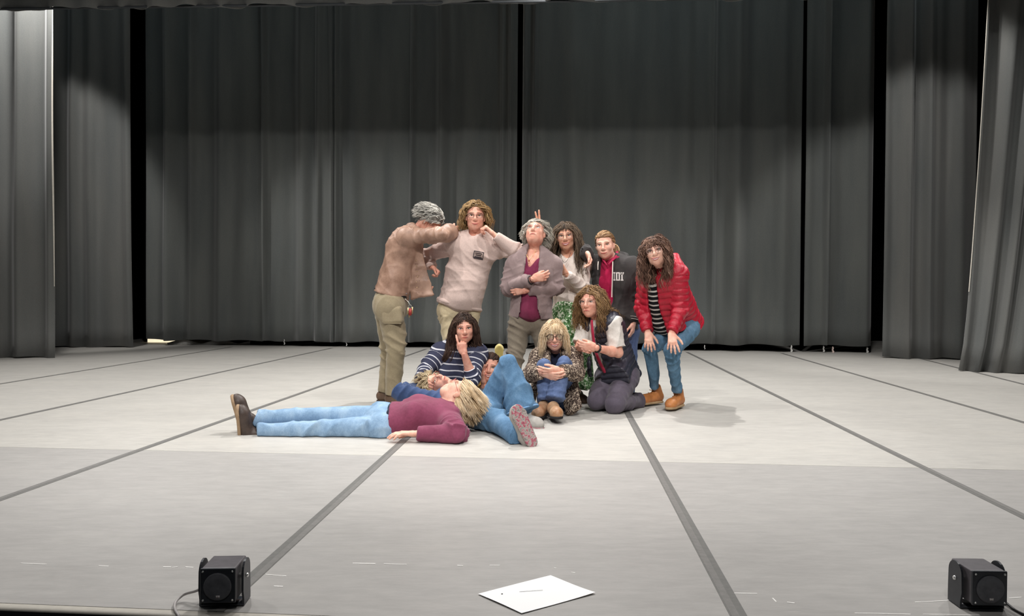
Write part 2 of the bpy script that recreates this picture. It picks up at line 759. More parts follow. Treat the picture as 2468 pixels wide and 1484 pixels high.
# stage floor: deck with vinyl sheets and taped seams as its parts
a = fl(0, 1469)
b = fl(430, 1483)
FRONT_T = 0.5 * (sc_(a)[1] + sc_(b)[1])
BACK_T = 18.0
v, f = box_vf(st(0, (FRONT_T + BACK_T) / 2, -0.205), (11, (BACK_T - FRONT_T) / 2, 0.2), RS)
floor = new_mesh('floor', v, f, M_void, smooth=False)
tag(floor, 'pale grey vinyl stage floor in taped strips', kind='structure')

lines_px = [((0, 925), (545, 838)), ((0, 1012), (770, 845)), ((0, 1203), (930, 875)), ((603, 1397), (960, 1073)),
            ((1510, 990), (1780, 1484)), ((1655, 848), (2468, 1245)), ((1880, 850), (2468, 1018)), ((2335, 893), (2468, 926))]
S_LINES = []
for p, q in lines_px:
    A, B = fl(*p), fl(*q)
    S_LINES.append((A, B))


def line_s(i, t):
    A, B = S_LINES[i]
    (s0, t0), (s1, t1) = sc_(A), sc_(B)
    return s0 + (s1 - s0) * (t - t0) / (t1 - t0)


SEAM_T = sc_(fl(700, 1092))[1]
edges = [lambda t: -9.0] + [(lambda i: (lambda t: line_s(i, t)))(i) for i in range(8)] + [lambda t: 9.0]
for i in range(9):
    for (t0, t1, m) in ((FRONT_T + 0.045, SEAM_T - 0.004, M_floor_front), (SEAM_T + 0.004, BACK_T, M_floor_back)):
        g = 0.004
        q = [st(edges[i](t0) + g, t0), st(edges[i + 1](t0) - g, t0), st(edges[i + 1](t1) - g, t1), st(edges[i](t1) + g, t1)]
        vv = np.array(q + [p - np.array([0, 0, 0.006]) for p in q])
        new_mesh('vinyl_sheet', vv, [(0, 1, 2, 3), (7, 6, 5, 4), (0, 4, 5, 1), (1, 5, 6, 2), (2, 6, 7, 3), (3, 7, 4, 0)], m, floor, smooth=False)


def strip(p, q, w, z, m, name):
    p, q = np.array(p), np.array(q)
    d = unit(q - p)
    n_ = np.array([-d[1], d[0], 0]) * w / 2
    Q = [p - n_, q - n_, q + n_, p + n_]
    vv = np.array([x + np.array([0, 0, z]) for x in Q] + [x + np.array([0, 0, 0.0002]) for x in Q])
    return new_mesh(name, vv, [(3, 2, 1, 0), (4, 5, 6, 7), (0, 1, 5, 4), (1, 2, 6, 5), (2, 3, 7, 6), (3, 0, 4, 7)], m, floor, smooth=False)


for i in range(8):
    t0 = FRONT_T + 0.044
    t1 = 13.3
    p, q = st(line_s(i, t0), t0), st(line_s(i, t1), t1)
    strip(p, q, 0.052, 0.0012, M_tape, 'floor_tape')
    o_ = YR * (0.011 if i % 2 else -0.009)
    strip(p + o_, q + o_ * 0.6, 0.024, 0.0017, M_tape2, 'floor_tape')
strip(st(-9, SEAM_T), st(9, SEAM_T), 0.016, 0.0008, plain('pale_seam', 'bbb8b1', 0.5), 'seam_tape')
# pale wooden nosing at the stage front
v, f = box_vf(st(0, FRONT_T + 0.02, -0.004), (9, 0.02, 0.0045), RS)
new_mesh('nosing', v, f, plain('nosing_paint', 'b9b4aa', 0.5), floor, smooth=False)
v, f = box_vf(st(0, FRONT_T - 1.6, -0.9), (11, 1.6, 0.05), RS)
tag(new_mesh('floor', v, f, M_void, smooth=False), 'black auditorium floor below the stage', kind='structure')

# white rub marks along the stage front, lifted flakes of tape residue
M_res = plain('white_residue', 'f4f2ee', 0.6)
rs = random.Random(8)
for (x0, y0, x1, y1) in [(50, 1357, 112, 1359), (393, 1366, 412, 1366), (414, 1367, 428, 1366), (447, 1366, 466, 1367), (600, 1394, 612, 1395), (640, 1384, 690, 1388),
                         (850, 1357, 905, 1358), (925, 1358, 980, 1360), (1102, 1362, 1116, 1363), (1335, 1368, 1341, 1369), (1376, 1379, 1386, 1380), (1752, 1429, 1825, 1430),
                         (1862, 1441, 1871, 1450), (1897, 1451, 1915, 1453), (2205, 1451, 2285, 1447), (2060, 1477, 2195, 1480), (2225, 1480, 2360, 1482), (2432, 1441, 2462, 1439),
                         (238, 1363, 262, 1364), (660, 1412, 682, 1413), (1180, 1362, 1205, 1362)]:
    strip(fl(x0, y0), fl(x1, y1), 0.0035 + rs.random() * 0.002, 0.0008, M_res, 'scuff_mark')

# black walls and grid around the stage
def wall(name, c, h):
    v, f = box_vf(c, h, RS)
    o = new_mesh(name, v, f, M_void, smooth=False)
    o['kind'] = 'structure'
    return o


wall('wall_back', st(0, 17.6, 4), (11, 0.1, 5))
wall('wall_left', st(-10.6, 10, 4), (0.1, 7.6, 5))
wall('wall_right', st(10.2, 10, 4), (0.1, 7.6, 5))
wall('ceiling', st(0, 10, 9.05), (11, 7.8, 0.1))


def curtain(name, pl, pr, z0, z1, ridges, mat, label, depth=0.09, seed=1, wav=0.02, lean=None, group=None):
    """hanging cloth from floor point pl to pr; ridges = (fraction, width in m, height in m)"""
    pl, pr = np.array(pl), np.array(pr)
    L = np.linalg.norm(pr - pl)
    d = (pr - pl) / L
    nrm = np.array([d[1], -d[0], 0])          # towards the audience
    nc = int(L / max(0.022, L / 330))
    nr = 26
    s = np.linspace(0, L, nc)
    zz = np.linspace(z0, z1, nr)
    S, Z = np.meshgrid(s, zz, indexing='ij')
    r = np.random.RandomState(seed)
    D = np.zeros_like(S)
    hgt = (Z - z0) / (z1 - z0)
    for (fr, w, a_) in ridges:
        c0 = fr * L + 0.05 * (r.rand() - 0.5) * 2 * hgt
        x = (S - c0) / w
        D += 1.7 * a_ * np.exp(-x * x)
    for k in range(7):
        fq = r.uniform(3, 16)
        D += wav * r.rand() * np.sin(fq * S + r.rand() * 6 + 0.5 * np.sin(1.3 * Z + r.rand() * 6))
    P = pl + S[..., None] * d + D[..., None] * nrm
    P[..., 2] = Z
    if lean is not None:
        P = P + lean(S / L, hgt)[..., None] * d
    P[:, 0, 2] += 0.012 * np.sin(S[:, 0] * 7 + seed)
    idx = np.arange(nc * nr).reshape(nc, nr)
    f = np.stack([idx[:-1, :-1], idx[1:, :-1], idx[1:, 1:], idx[:-1, 1:]], -1).reshape(-1, 4)
    V = P.reshape(-1, 3)
    V2 = V - nrm * 0.006
    n0 = len(V)
    rim = []
    for e in (idx[:, 0], idx[:, -1][::-1], idx[0, ::-1], idx[-1, :]):
        rim += [(e[i + 1], e[i], e[i] + n0, e[i + 1] + n0) for i in range(len(e) - 1)]
    F = np.concatenate([f, f[:, ::-1] + n0, np.array(rim)])
    o = new_mesh(name, np.vstack([V, V2]), F, mat)
    tag(o, label, 'curtain', group)
    return o, P


def px_fr(pl, pr, xs, py):
    """fraction along pl-pr for photo columns"""
    out = []
    for x in xs:
        ray = fl(x, py) * np.array([1, 1, 0])
        d = pr - pl
        m = np.array([[ray[0], -d[0]], [ray[1], -d[1]]])
        t = np.linalg.solve(m, pl[:2])
        out.append(t[1])
    return out


BL = fl(600, 833)
BR = fl(2090, 850)
bd = (BR - BL)


def back_pt(x):
    ray = fl(x, 845)
    m = np.array([[ray[0], -bd[0]], [ray[1], -bd[1]]])
    t = np.linalg.solve(m, BL[:2])
    return BL + bd * t[1]


TOP = 8.6
back_panels = [
    (352, 634, [(409, .07, .07), (418, .1, .05), (465, .06, .08), (533, .13, .07), (600, .2, .03)], 'leftmost panel of the black backdrop beside the dark gap'),
    (636, 808, [(641, .035, .10), (730, .12, .05), (766, .06, .07), (803, .04, .06)], 'narrow black backdrop panel with a sharp pale fold on its left edge'),
    (809, 1244, [(812, .03, .08), (850, .15, .04), (920, .12, .05), (991, .035, .08), (1066, .09, .10), (1140, .2, .05), (1210, .05, .09), (1226, .04, .07)], 'broad black backdrop panel behind the beige sweatshirt'),
    (1256, 1926, [(1262, .04, .1), (1283, .04, .08), (1300, .1, .03), (1380, .2, .04), (1500, .25, .04), (1600, .2, .04), (1655, .1, .04), (1714, .05, .06), (1770, .16, .09), (1880, .14, .08)], 'widest black backdrop panel behind the red jacket'),
    (1936, 2098, [(1942, .08, .03), (1985, .035, .10), (2040, .12, .03), (2085, .08, .04)], 'rightmost panel of the black backdrop with one bright fold'),
]
for i, (x0, x1, rd, lb) in enumerate(back_panels):
    pl, pr = back_pt(x0), back_pt(x1)
    fr = px_fr(pl, pr, [q[0] for q in rd], 845)
    z0 = 0.095 if i < 3 else 0.12
    curtain('backdrop_curtain', pl, pr, z0, TOP, [(a_, w_ * 1.0, h_) for a_, (_, w_, h_) in zip(fr, rd)], M_curtain, lb, seed=20 + i, wav=0.02,
            group='black backdrop panels')

# side legs
LI0, LI1 = fl(112, 836), fl(320, 836)
o, P = curtain('leg_curtain', LI0, LI1, 0.012, TOP, [(.12, .12, .06), (.33, .1, .09), (.52, .12, .07), (.75, .3, .06), (.97, .08, .06)], M_leg,
               'inner black side curtain on the left, lit pale grey on its right edge', seed=31, wav=0.03, lean=lambda s, h: 0.05 * (1 - h) ** 4 * s)
LO0, LO1 = fl(-260, 861), fl(133, 862)
o, P = curtain('leg_curtain', LO0, LO1, 0.012, TOP, [(.2, .2, .1), (.5, .12, .08), (.64, .09, .12), (.80, .12, .1), (.97, .06, .05)], M_leg,
               'outer black side curtain at the left border with a pale vertical edge', seed=32, wav=0.03)
e = P[-1, :, :]
pth = e[(e[:, 2] > 0.7) & (e[:, 2] < 5.4)] + np.array([0, -0.012, 0])
pth = curve_pts(pth, 20)
v, f = tubes(pth, np.interp(np.linspace(0, 1, 20), [0, .35, .8, 1], [0.006, .015, .012, .005]))
tag(new_mesh('edge_line', v, f, plain('pale_edge', 'd8d2c6', 0.6), o), 'pale line imitating light caught along the curtain edge')  # pale tube as a painted highlight on the curtain's leading edge
RI0, RI1 = fl(2126, 862), fl(2345, 866)
o, P = curtain('leg_curtain', RI0, RI1, 0.012, TOP, [(.03, .08, .05), (.2, .14, .07), (.26, .05, .05), (.47, .06, .08), (.56, .12, .06), (.8, .15, .08)], M_leg,
               'inner black side curtain on the right beside the dark gap', seed=33, wav=0.03)
RO0, RO1 = fl(2309, 893), fl(2720, 905)
o, P = curtain('leg_curtain', RO0, RO1, 0.004, TOP, [(.015, .05, .06), (.10, .06, .12), (.2, .07, .12), (.33, .15, .12), (.5, .2, .12), (.75, .2, .1)], M_leg,
               'outer black side curtain at the right border, swept inward at its foot', seed=34, wav=0.03,
               lean=lambda s, h: 0.22 * (np.clip(h / 0.62, 0, 1) ** 0.6 - 1) * (1 - s) + 0.30 * np.clip(h / .6, 0, 1) ** 0.8 * np.exp(-((s - .2) / .16) ** 2) + 0.21 * (1 - s))
e = P[0, :, :]
pth = e[(e[:, 2] > 1.0) & (e[:, 2] < 5.3)] + np.array([-0.01, -0.02, 0])
v, f = tubes(curve_pts(pth, 20), np.full(20, 0.0065))
tag(new_mesh('edge_line', v, f, plain('pale_edge', 'd8d2c6', 0.6), o), 'thin pale cord down the curtain edge')

# overhead border hanging across the top of the frame
b0, b1 = at(-500, 40, 9.9), at(2900, 10, 9.0)
zb = at(1234, 14, 9.5)[2]
pl, pr = np.array([b0[0], b0[1], 0]), np.array([b1[0], b1[1], 0])
bc, _ = curtain('border_curtain', pl, pr, zb, TOP, [(k / 14, .3, .05) for k in range(15)], M_leg, 'black border curtain hung across the stage above everyone', seed=40, wav=0.03)
v, f = tubes(np.array([[pl + np.array([0, -0.02, zb + 0.01]), (pl + pr) / 2 + np.array([0, -0.02, zb + 0.01]), pr + np.array([0, -0.02, zb + 0.01])]]), [0.017] * 3, 8)
tag(new_mesh('hem_pipe', v, f, plain('dull_steel', '3a3d40', 0.6, 0.2), bc), 'thin steel pipe along the hem')

# things glimpsed under the backdrop
v, f = box_vf((fl(322, 832) + fl(386, 831)) / 2 + np.array([0, 0.8, 0.05]), (0.36, 0.02, 0.045))
t = NT('glow_strip')
t.b.inputs['Base Color'].default_value = (1, 0.9, 0.7, 1)
t.b.inputs['Emission Color'].default_value = (1, 0.87, 0.62, 1)
t.b.inputs['Emission Strength'].default_value = 0.9  # emission stands in for light coming through the gap
tag(new_mesh('gap_glow', v, f, t.m, smooth=False), 'glowing cream strip imitating light through the gap under the backdrop at far left', 'light')
pts = []
c0, c1 = fl(396, 831) + np.array([0, .12, 0]), fl(596, 831) + np.array([0, .12, 0])
nn = 60
Vv = []
for i in range(nn):
    q = i / (nn - 1)
    p = c0 + (c1 - c0) * q
    hh = 0.02 + 0.075 * abs(math.sin(q * 6.9 + 0.3)) ** 1.5
    Vv += [p + np.array([0, 0, 0.002]), p + np.array([0, 0.02 * math.sin(q * 20), hh]), p + np.array([0, 0.03, 0.002]), p + np.array([0, 0.03 + 0.02 * math.sin(q * 20), hh])]
Fv = []
for i in range(nn - 1):
    k = i * 4
    Fv += [(k, k + 4, k + 5, k + 1), (k + 6, k + 2, k + 3, k + 7), (k + 1, k + 5, k + 7, k + 3)]
tag(new_mesh('crumpled_cloth', np.array(Vv), Fv, fabric('dustsheet', 'b9b7b2')), 'crumpled pale grey cloth lying under the left backdrop panel', 'cloth')
tie_lb = {685: 'pale tie tag hanging under the backdrop, the leftmost of all such tags', 835: 'pale tie tag hanging under the backdrop just left of the khaki trousers',
          1698: 'tiny pale tie tag under the backdrop right of the red jacket', 1907: 'pale tie tag under the backdrop left of the narrow dark gap',
          1985: 'pale tie tag below the bright fold of the rightmost panel', 2007: 'pinkish tie tag below the middle of the rightmost backdrop panel', 2090: 'pale tie tag at the right end of the backdrop'}
for x, y0, y1, w in ((685, 821, 830, 5), (835, 822, 833, 5), (1698, 835, 842, 3), (1907, 835, 848, 7), (1985, 837, 848, 6), (2007, 839, 851, 7), (2090, 840, 850, 7)):
    p = back_pt(x) + np.array([0, -0.03, 0])
    q = at(x, y1, p[1])
    q2 = at(x, y0 - 4, p[1])
    wd = w / FPX * p[1] / 2
    pp = np.linspace(q, q2, 5) + np.array([[0, 0, 0], [.01, 0, 0], [-.005, 0, 0], [.004, 0, 0], [0, 0, 0]])
    v, f = tubes(pp, [wd * 1.1, wd * 1.2, wd * .8, wd, wd * .5], 6, 0.5)
    tag(new_mesh('curtain_tie', v, f, plain('tie_pink' if x == 2007 else 'tie_white', 'cdb9b0' if x == 2007 else 'c6c5c0', 0.8)), tie_lb[x], 'curtain tie', 'tie tags under the backdrop')


# ------------------------------------------------------------------ small cube loudspeakers at the stage front
M_case = plain('black_case', '5c585c', 0.36, 0, 0.7, 0.15)
M_plate = plain('black_bracket', '33353a', 0.38, 0.2, 0.5, 0.15)
M_grill = plain('speaker_mesh', '58585c', 0.7, 0, 0.3, 0.2)
M_screw = plain('bright_screw', 'e2e2e0', 0.3, 0.8)


def disc_vf(c, r, n_ax, thick, R, seg=28):
    ang = np.arange(seg) / seg * 2 * math.pi
    ax = [np.array(R[0]), np.array(R[2])] if n_ax == 1 else [np.array(R[1]), np.array(R[2])]
    nv = np.array(R[n_ax])
    ring = np.outer(np.cos(ang), ax[0]) + np.outer(np.sin(ang), ax[1])
    vs, fs = [], []
    prof = [(1.0, 0.0), (1.0, 0.7), (0.92, 1.0), (0.5, 0.75), (0.02, 0.65)]
    for k, (q, h_) in enumerate(prof):
        vs.append(np.asarray(c) + ring * r * q + nv * thick * h_)
    for k in range(len(prof) - 1):
        for i in range(seg):
            j = (i + 1) % seg
            fs.append((k * seg + i, k * seg + j, (k + 1) * seg + j, (k + 1) * seg + i))
    return np.vstack(vs), np.array(fs)


def bevel_box(name, c, h, R, mat, parent, base, bev=0.006):
    v, f = box_vf(c, h, R)
    o = new_mesh(name, v, [tuple(x) for x in f], mat, parent, base, smooth=False)
    m = o.modifiers.new('bevel', 'BEVEL')
    m.width = bev
    m.segments = 3
    return o


def cube_speaker(base, ang, label):
    c, s = math.cos(ang), math.sin(ang)
    R = np.array([[c, s, 0], [-s, c, 0], [0, 0, 1]])
    root = bpy.data.objects.new('cube_loudspeaker', None)
    COL.objects.link(root)
    root.location = base
    tag(root, label, 'loudspeaker', 'cube loudspeakers on the stage front')
    B = np.zeros(3)

    def w(x, y, z):
        return np.array([x, y, z]) @ R
    hw = 0.051
    zc = 0.078
    body = bevel_box('case', w(0, 0.008, zc), (hw, 0.056, hw), R, M_case, root, B, 0.005)
    front = bevel_box('front_plate', w(0, -0.052, zc), (hw + 0.001, 0.005, hw + 0.001), R, M_plate, root, B, 0.003)
    v, f = disc_vf(w(0, -0.0565, zc - 0.002), 0.041, 1, -0.006, R)
    new_mesh('grille', v, f, M_grill, front)
    for x in (-1, 1):
        for z in (-1, 1):
            v, f = sphere_vf(w(x * 0.043, -0.0575, zc + z * 0.043), 0.0036, 8, 6)
            new_mesh('screw', v, f, M_screw, front)
    v, f = box_vf(w(0.002, -0.0615, zc - 0.031), (0.0065, 0.001, 0.004), R)
    bd_ = new_mesh('badge', v, f, plain('badge_grey', '8f8a8a', 0.4), front, smooth=False)
    for k, (x, hh) in enumerate(((-0.0035, .0028), (0, .002), (0.0035, .0028))):
        v, f = box_vf(w(0.002 + x, -0.0627, zc - 0.031), (0.0009, 0.0004, hh), R)
        new_mesh('badge_mark', v, f, plain('badge_white', 'dcd6d6', 0.4), bd_, smooth=False)
    # stirrup: a rounded cheek on each side and a foot plate
    for sd in (-1, 1):
        x0 = sd * 0.064
        prof = []
        for k in range(13):
            an = math.pi * k / 12
            prof.append((0.012 + 0.036 * math.cos(an), 0.102 + 0.036 * math.sin(an)))
        prof += [(-0.026, 0.05), (-0.018, 0.022), (-0.018, 0.003), (0.05, 0.003), (0.05, 0.05)]
        n = len(prof)
        V = [w(x0 - 0.003, y, z) for y, z in prof] + [w(x0 + 0.003, y, z) for y, z in prof]
        F = [tuple(range(n)), tuple(range(2 * n - 1, n - 1, -1))] + [(i, (i + 1) % n, (i + 1) % n + n, i + n) for i in range(n)]
        ck = new_mesh('bracket_cheek', np.array(V), F, M_plate, root, smooth=False)
        v, f = tubes(np.array([w(x0 - sd * 0.012, 0.012, 0.085), w(x0 + sd * 0.002, 0.012, 0.085), w(x0 + sd * 0.007, 0.012, 0.085), w(x0 + sd * 0.0075, 0.012, 0.085)]), [0.007, 0.007, 0.006, 0.0005], 10)
        new_mesh('bolt', v, f, M_screw, ck)
    new_mesh('foot_plate', *box_vf(w(0, 0.012, 0.005), (0.066, 0.032, 0.0025), R), M_plate, root, smooth=False)
    return root


LSP = fl(533, 1462) + np.array([0, 0.02, 0])
RSP = fl(2368, 1468) + np.array([0, 0.02, 0])
cube_speaker(LSP, 0.06, 'black cube loudspeaker at the stage front on the left, grey cable beside it')
cube_speaker(RSP, -0.02, 'black cube loudspeaker at the stage front on the right, black cable behind it')
pts = [LSP + np.array([-0.072, 0.02, 0.045]), LSP + np.array([-0.09, 0.015, 0.035]), fl(444, 1432, 0.02), fl(424, 1449, 0.01), fl(421, 1466, 0.008), fl(431, 1484, 0.006), fl(440, 1500, 0.006), fl(446, 1540, -0.02)]
v, f = tubes(curve_pts(pts, 40), np.full(40, 0.0042), 8)
tag(new_mesh('speaker_cable', v, f, plain('grey_cable', 'b3aeac', 0.5)), 'pale grey cable curling from the left loudspeaker over the stage edge', 'cable')
pts = [RSP + np.array([0.072, 0.07, 0.04]), RSP + np.array([0.09, 0.06, 0.02]), fl(2440, 1465, 0.005), fl(2475, 1484, 0.005), fl(2540, 1515, 0.005)]
v, f = tubes(curve_pts(pts, 30), np.full(30, 0.004), 8)
tag(new_mesh('speaker_cable', v, f, plain('black_cable', '1d1b1c', 0.5)), 'black cable trailing right from the right loudspeaker', 'cable')

# sheet of paper
pc = [fl(1152, 1433), fl(1257, 1480), fl(1435, 1431), fl(1327, 1389)]
nn = 12
Vp = []
for i in range(nn + 1):
    for j in range(nn + 1):
        a_, b_ = i / nn, j / nn
        p = pc[0] * (1 - a_) * (1 - b_) + pc[1] * a_ * (1 - b_) + pc[2] * a_ * b_ + pc[3] * (1 - a_) * b_
        Vp.append(p + np.array([0, 0, 0.0035 + 0.0015 * math.sin(3 * a_ + 2 * b_) + 0.004 * (a_ * b_) ** 3]))
idx = np.arange((nn + 1) ** 2).reshape(nn + 1, nn + 1)
Fp = np.stack([idx[:-1, :-1], idx[1:, :-1], idx[1:, 1:], idx[:-1, 1:]], -1).reshape(-1, 4)
Vp = np.array(Vp)
n0 = len(Vp)
Fp2 = np.vstack([Fp, Fp[:, ::-1] + n0])
paper = new_mesh('paper_sheet', np.vstack([Vp, Vp - np.array([0, 0, 0.0006])]), Fp2, plain('white_paper', 'ffffff', 0.7, noise=0.0))
tag(paper, 'white sheet of paper lying on the stage front between the loudspeakers', 'paper')


def paper_pt(px, py):
    return fl(px, py, 0.0062)


M_ink = plain('grey_ink', '9a9a9a', 0.8)
v, f = tubes(np.array([paper_pt(x, y) for x, y in ((1252, 1425), (1270, 1423.6), (1290, 1422.2), (1308, 1421))]), [0.0012] * 4, 4, 0.25)
new_mesh('printed_line', v, f, M_ink, paper)
v, f = sphere_vf(paper_pt(1210, 1430), (0.003, 0.004, 0.0004), 10, 5)
new_mesh('printed_dot', v, f, M_ink, paper)

# ------------------------------------------------------------------ people
SK = {
    'fair': skin('skin_fair', 'ecbfa9', 'dfa48f'),
    'pink': skin('skin_pink', 'e6b09a', 'd6937e'),
    'tan': skin('skin_tan', 'dfab90', 'cc8f76'),
}
M_eye = plain('eye_white', 'e8e2dc', 0.25, 0, 0.5, 0.0)
M_iris = plain('iris_dark', '2c2320', 0.2, 0, 0.6, 0.0)
M_teeth = plain('teeth', 'f3ece2', 0.3, 0, 0.5, 0.0)
M_lip = plain('lips', 'b8655c', 0.45, 0, 0.4, 0.05)
M_lip2 = plain('lips_red', 'a8404a', 0.45, 0, 0.4, 0.05)
M_sock = plain('dark_mouth', '5a2422', 0.6)
_t = NT('spectacle_lens')
_tr = _t.n('ShaderNodeBsdfTransparent')
_gl = _t.n('ShaderNodeBsdfGlossy')
_gl.inputs['Roughness'].default_value = 0.05
_mx = _t.n('ShaderNodeMixShader')
_mx.inputs[0].default_value = 0.08
_t.l(_tr.outputs[0], _mx.inputs[1])
_t.l(_gl.outputs[0], _mx.inputs[2])
_t.l(_mx.outputs[0], _t.o.inputs['Surface'])
M_lens = _t.m
Z = np.array([0, 0, 1.0])


def ortho(v, *axes):
    v = np.asarray(v, float)
    for a_ in axes:
        v = v - a_ * np.dot(v, a_)
    return unit(v)


class Person:
    def __init__(s, label, Y0, base_px, skin_='fair', group=None, hs=1.0):
        me = bpy.data.meshes.new('person')
        s.o = bpy.data.objects.new('person', me)
        COL.objects.link(s.o)
        s.Y0 = Y0
        b_ = at(base_px[0], base_px[1], Y0)
        s.base = np.array([b_[0], b_[1], 0.0])
        s.o.location = s.base
        tag(s.o, label, 'person', group or 'people posing in a group on the stage')
        s.skin = SK[skin_]
        s.parts = []
        s.bf = Field()
        s.arms, s.legs = {}, {}
        s.hs = hs

    def J(s, px, py, dy=0.0):
        return at(px, py, s.Y0 + dy)

    # ---- skeleton
    def torso(s, pelvis, chest, front, sha, shb, hipa, hipb, w=1.0, dep=0.72):
        s.pelvis, s.chest = np.array(pelvis), np.array(chest)
        s.up = unit(s.chest - s.pelvis)
        s.front = ortho(front, s.up)
        s.sha, s.shb, s.hipa, s.hipb = map(np.array, (sha, shb, hipa, hipb))
        s.w, s.dep = w, dep
        s.torso_prims(s.bf, -0.012)

    def torso_prims(s, f, g, lower=True, upto=0.0, bust=0.0, belly=0.0, capb=False, hem=None, hemr=None, sh=0.0, k=0.05):
        """torso from shoulders to hips, grown by g; hem = length below the pelvis point"""
        u, n, w = s.up, s.front, s.w
        wst = s.pelvis + (s.chest - s.pelvis) * 0.36
        rib = s.chest - u * 0.10
        f.add(s.sha, s.shb, 0.055 + g + sh, k=k)
        f.add(s.chest - u * 0.02, rib, 0.075 + g, 0.12 * w + g, n=n, fs=0.8, k=k)
        L1 = np.linalg.norm(s.chest - rib)
        f.add(rib, wst, 0.148 * w + g, 0.128 * w + g, n=n, fs=s.dep, k=k, off=L1)
        if bust:
            rr = np.cross(n, u)
            for q in (-1, 1):
                p = s.chest - u * 0.19 + n * (0.055 * w + bust * 0.6) + rr * 0.075 * q * w
                f.add(p, p - u * 0.02, 0.055 + g + bust * 0.3, k=0.06)
        if belly:
            p = wst - u * 0.03 + n * (0.04 + belly)
            f.add(p, p - u * 0.1, 0.095 * w + g, 0.1 * w + g, k=0.07)
        if lower:
            e = s.pelvis if hem is None else s.pelvis - u * hem
            f.add(wst, e, 0.128 * w + g, (0.146 * w + g) if hemr is None else hemr, n=n, fs=max(s.dep, 0.74), k=k, off=L1 + np.linalg.norm(rib - wst), capb=capb or hem is not None)
        return f

    def arm(s, key, sh, el, wr, r=1.0, bare=False):
        s.arms[key] = tuple(map(np.array, (sh, el, wr)))
        s.bf.add(sh, el, 0.045 * r, 0.037 * r, k=0.03)
        s.bf.add(el, wr, 0.037 * r, 0.025 * r, k=0.02)
        if bare:
            f = Field()
            f.add(sh, el, 0.046 * r, 0.039 * r, k=0.02)
            m = el + (wr - el) * 0.3
            f.add(el, m, 0.038 * r, 0.041 * r, k=0.02).add(m, wr, 0.041 * r, 0.026 * r, k=0.02)
            s.parts.append(f.mesh(0.006))

    def leg(s, key, hip, knee, ank):
        s.legs[key] = tuple(map(np.array, (hip, knee, ank)))
        s.bf.add(hip, knee, 0.062, 0.045, k=0.03)
        s.bf.add(knee, np.array(knee) + (np.array(ank) - np.array(knee)) * .8, 0.042, 0.030, k=0.02)

    def hand(s, key, D, T, N, curl=(20, 20, 22, 25), pip=(25, 28, 30, 32), spread=6, thumb=(35, 25), size=1.0, wrist=None):
        W_ = s.arms[key][2] if wrist is None else np.array(wrist)
        D = unit(D)
        T = ortho(T, D)
        N_ = np.cross(T, D)
        if np.dot(N_, N) < 0:
            N_ = -N_
        f = Field()
        q = size
        p0 = W_ + D * 0.012 * q
        f.add(W_ - unit(W_ - s.arms[key][1]) * 0.03, W_ + D * 0.012 * q, 0.026 * q, 0.025 * q, n=N_, fs=0.78, k=0.015)
        for t_, l_, r_ in ((0.026, 0.082, 0.0125), (0.009, 0.086, 0.0130), (-0.009, 0.083, 0.0125), (-0.025, 0.077, 0.0115)):
            f.add(W_ + D * 0.015 * q + T * t_ * 0.55 * q, W_ + D * l_ * q + T * t_ * q, 0.0135 * q, r_ * q, k=0.014)
        f.add(W_ + D * 0.02 * q + T * 0.02 * q + N_ * 0.006, W_ + D * 0.05 * q + T * 0.026 * q + N_ * 0.008, 0.016 * q, 0.013 * q, k=0.012)
        lens = ((0.040, 0.024, 0.020), (0.044, 0.028, 0.021), (0.041, 0.026, 0.020), (0.032, 0.019, 0.018))
        for i, (t_, l_) in enumerate(((0.027, 0.084), (0.009, 0.088), (-0.009, 0.085), (-0.026, 0.077))):
            a_ = W_ + D * l_ * q + T * t_ * q
            sp = math.radians(spread * (1.5 - i))
            dd = unit(D * math.cos(sp) + T * math.sin(sp))
            th = math.radians(curl[i])
            rad = 0.0098 * q if i < 3 else 0.0088 * q
            for j, L_ in enumerate(lens[i]):
                d2 = dd * math.cos(th) + N_ * math.sin(th)
                b_ = a_ + d2 * L_ * q
                f.add(a_, b_, rad, rad * 0.93, k=0.006)
                a_ = b_
                rad *= 0.92
                th += math.radians(pip[i] * (1.0 if j == 0 else 0.6))
        # thumb leaves the side of the palm near its base
        o_, c_ = math.radians(thumb[0]), math.radians(thumb[1])
        a_ = W_ + D * 0.026 * q + T * 0.027 * q + N_ * 0.006 * q
        d1 = unit(D * math.cos(o_) + T * math.sin(o_) + N_ * 0.35)
        b_ = a_ + d1 * 0.036 * q
        f.add(a_, b_, 0.0135 * q, 0.011 * q, k=0.012)
        d2 = unit(d1 * math.cos(c_) + unit(D * 0.6 + N_ * 0.6 - T * 0.25) * math.sin(c_))
        c2 = b_ + d2 * 0.03 * q
        f.add(b_, c2, 0.0108 * q, 0.010 * q, k=0.005)
        f.add(c2, c2 + unit(d2 + 0.3 * (D - T * 0.5)) * 0.022 * q, 0.0098 * q, 0.0085 * q, k=0.005)
        s.parts.append(f.mesh(0.0045, 1))
        return D, T, N_

    # ---- head
    def head(s, C, F, U, mouth='neutral', brow='3a2a22', lip=None, glasses=None, neck=None, jaw=1.0, eyes=True, fat=1.0, beard=None, gaze=(0, 0)):
        F = unit(F)
        U = ortho(U, F)
        R = np.cross(F, U)
        A = np.array([R, F, U])
        C = np.array(C)
        k = s.hs
        s.hA, s.hC = A, C

        def L(r, f, u):
            return C + k * (np.array([r, f, u]) @ A)
        s.L = L
        f = Field()
        f.ell(L(0, -0.012, 0.030), A, np.array([.0745, .094, .086]) * k, k=0.02)
        f.ell(L(0, 0.022, -0.034), A, np.array([.0585 * fat, .070, .079]) * k, k=0.03)
        f.ell(L(0, 0.054, -0.091), A, np.array([.026 * jaw, .032, .024]) * k, k=0.035)
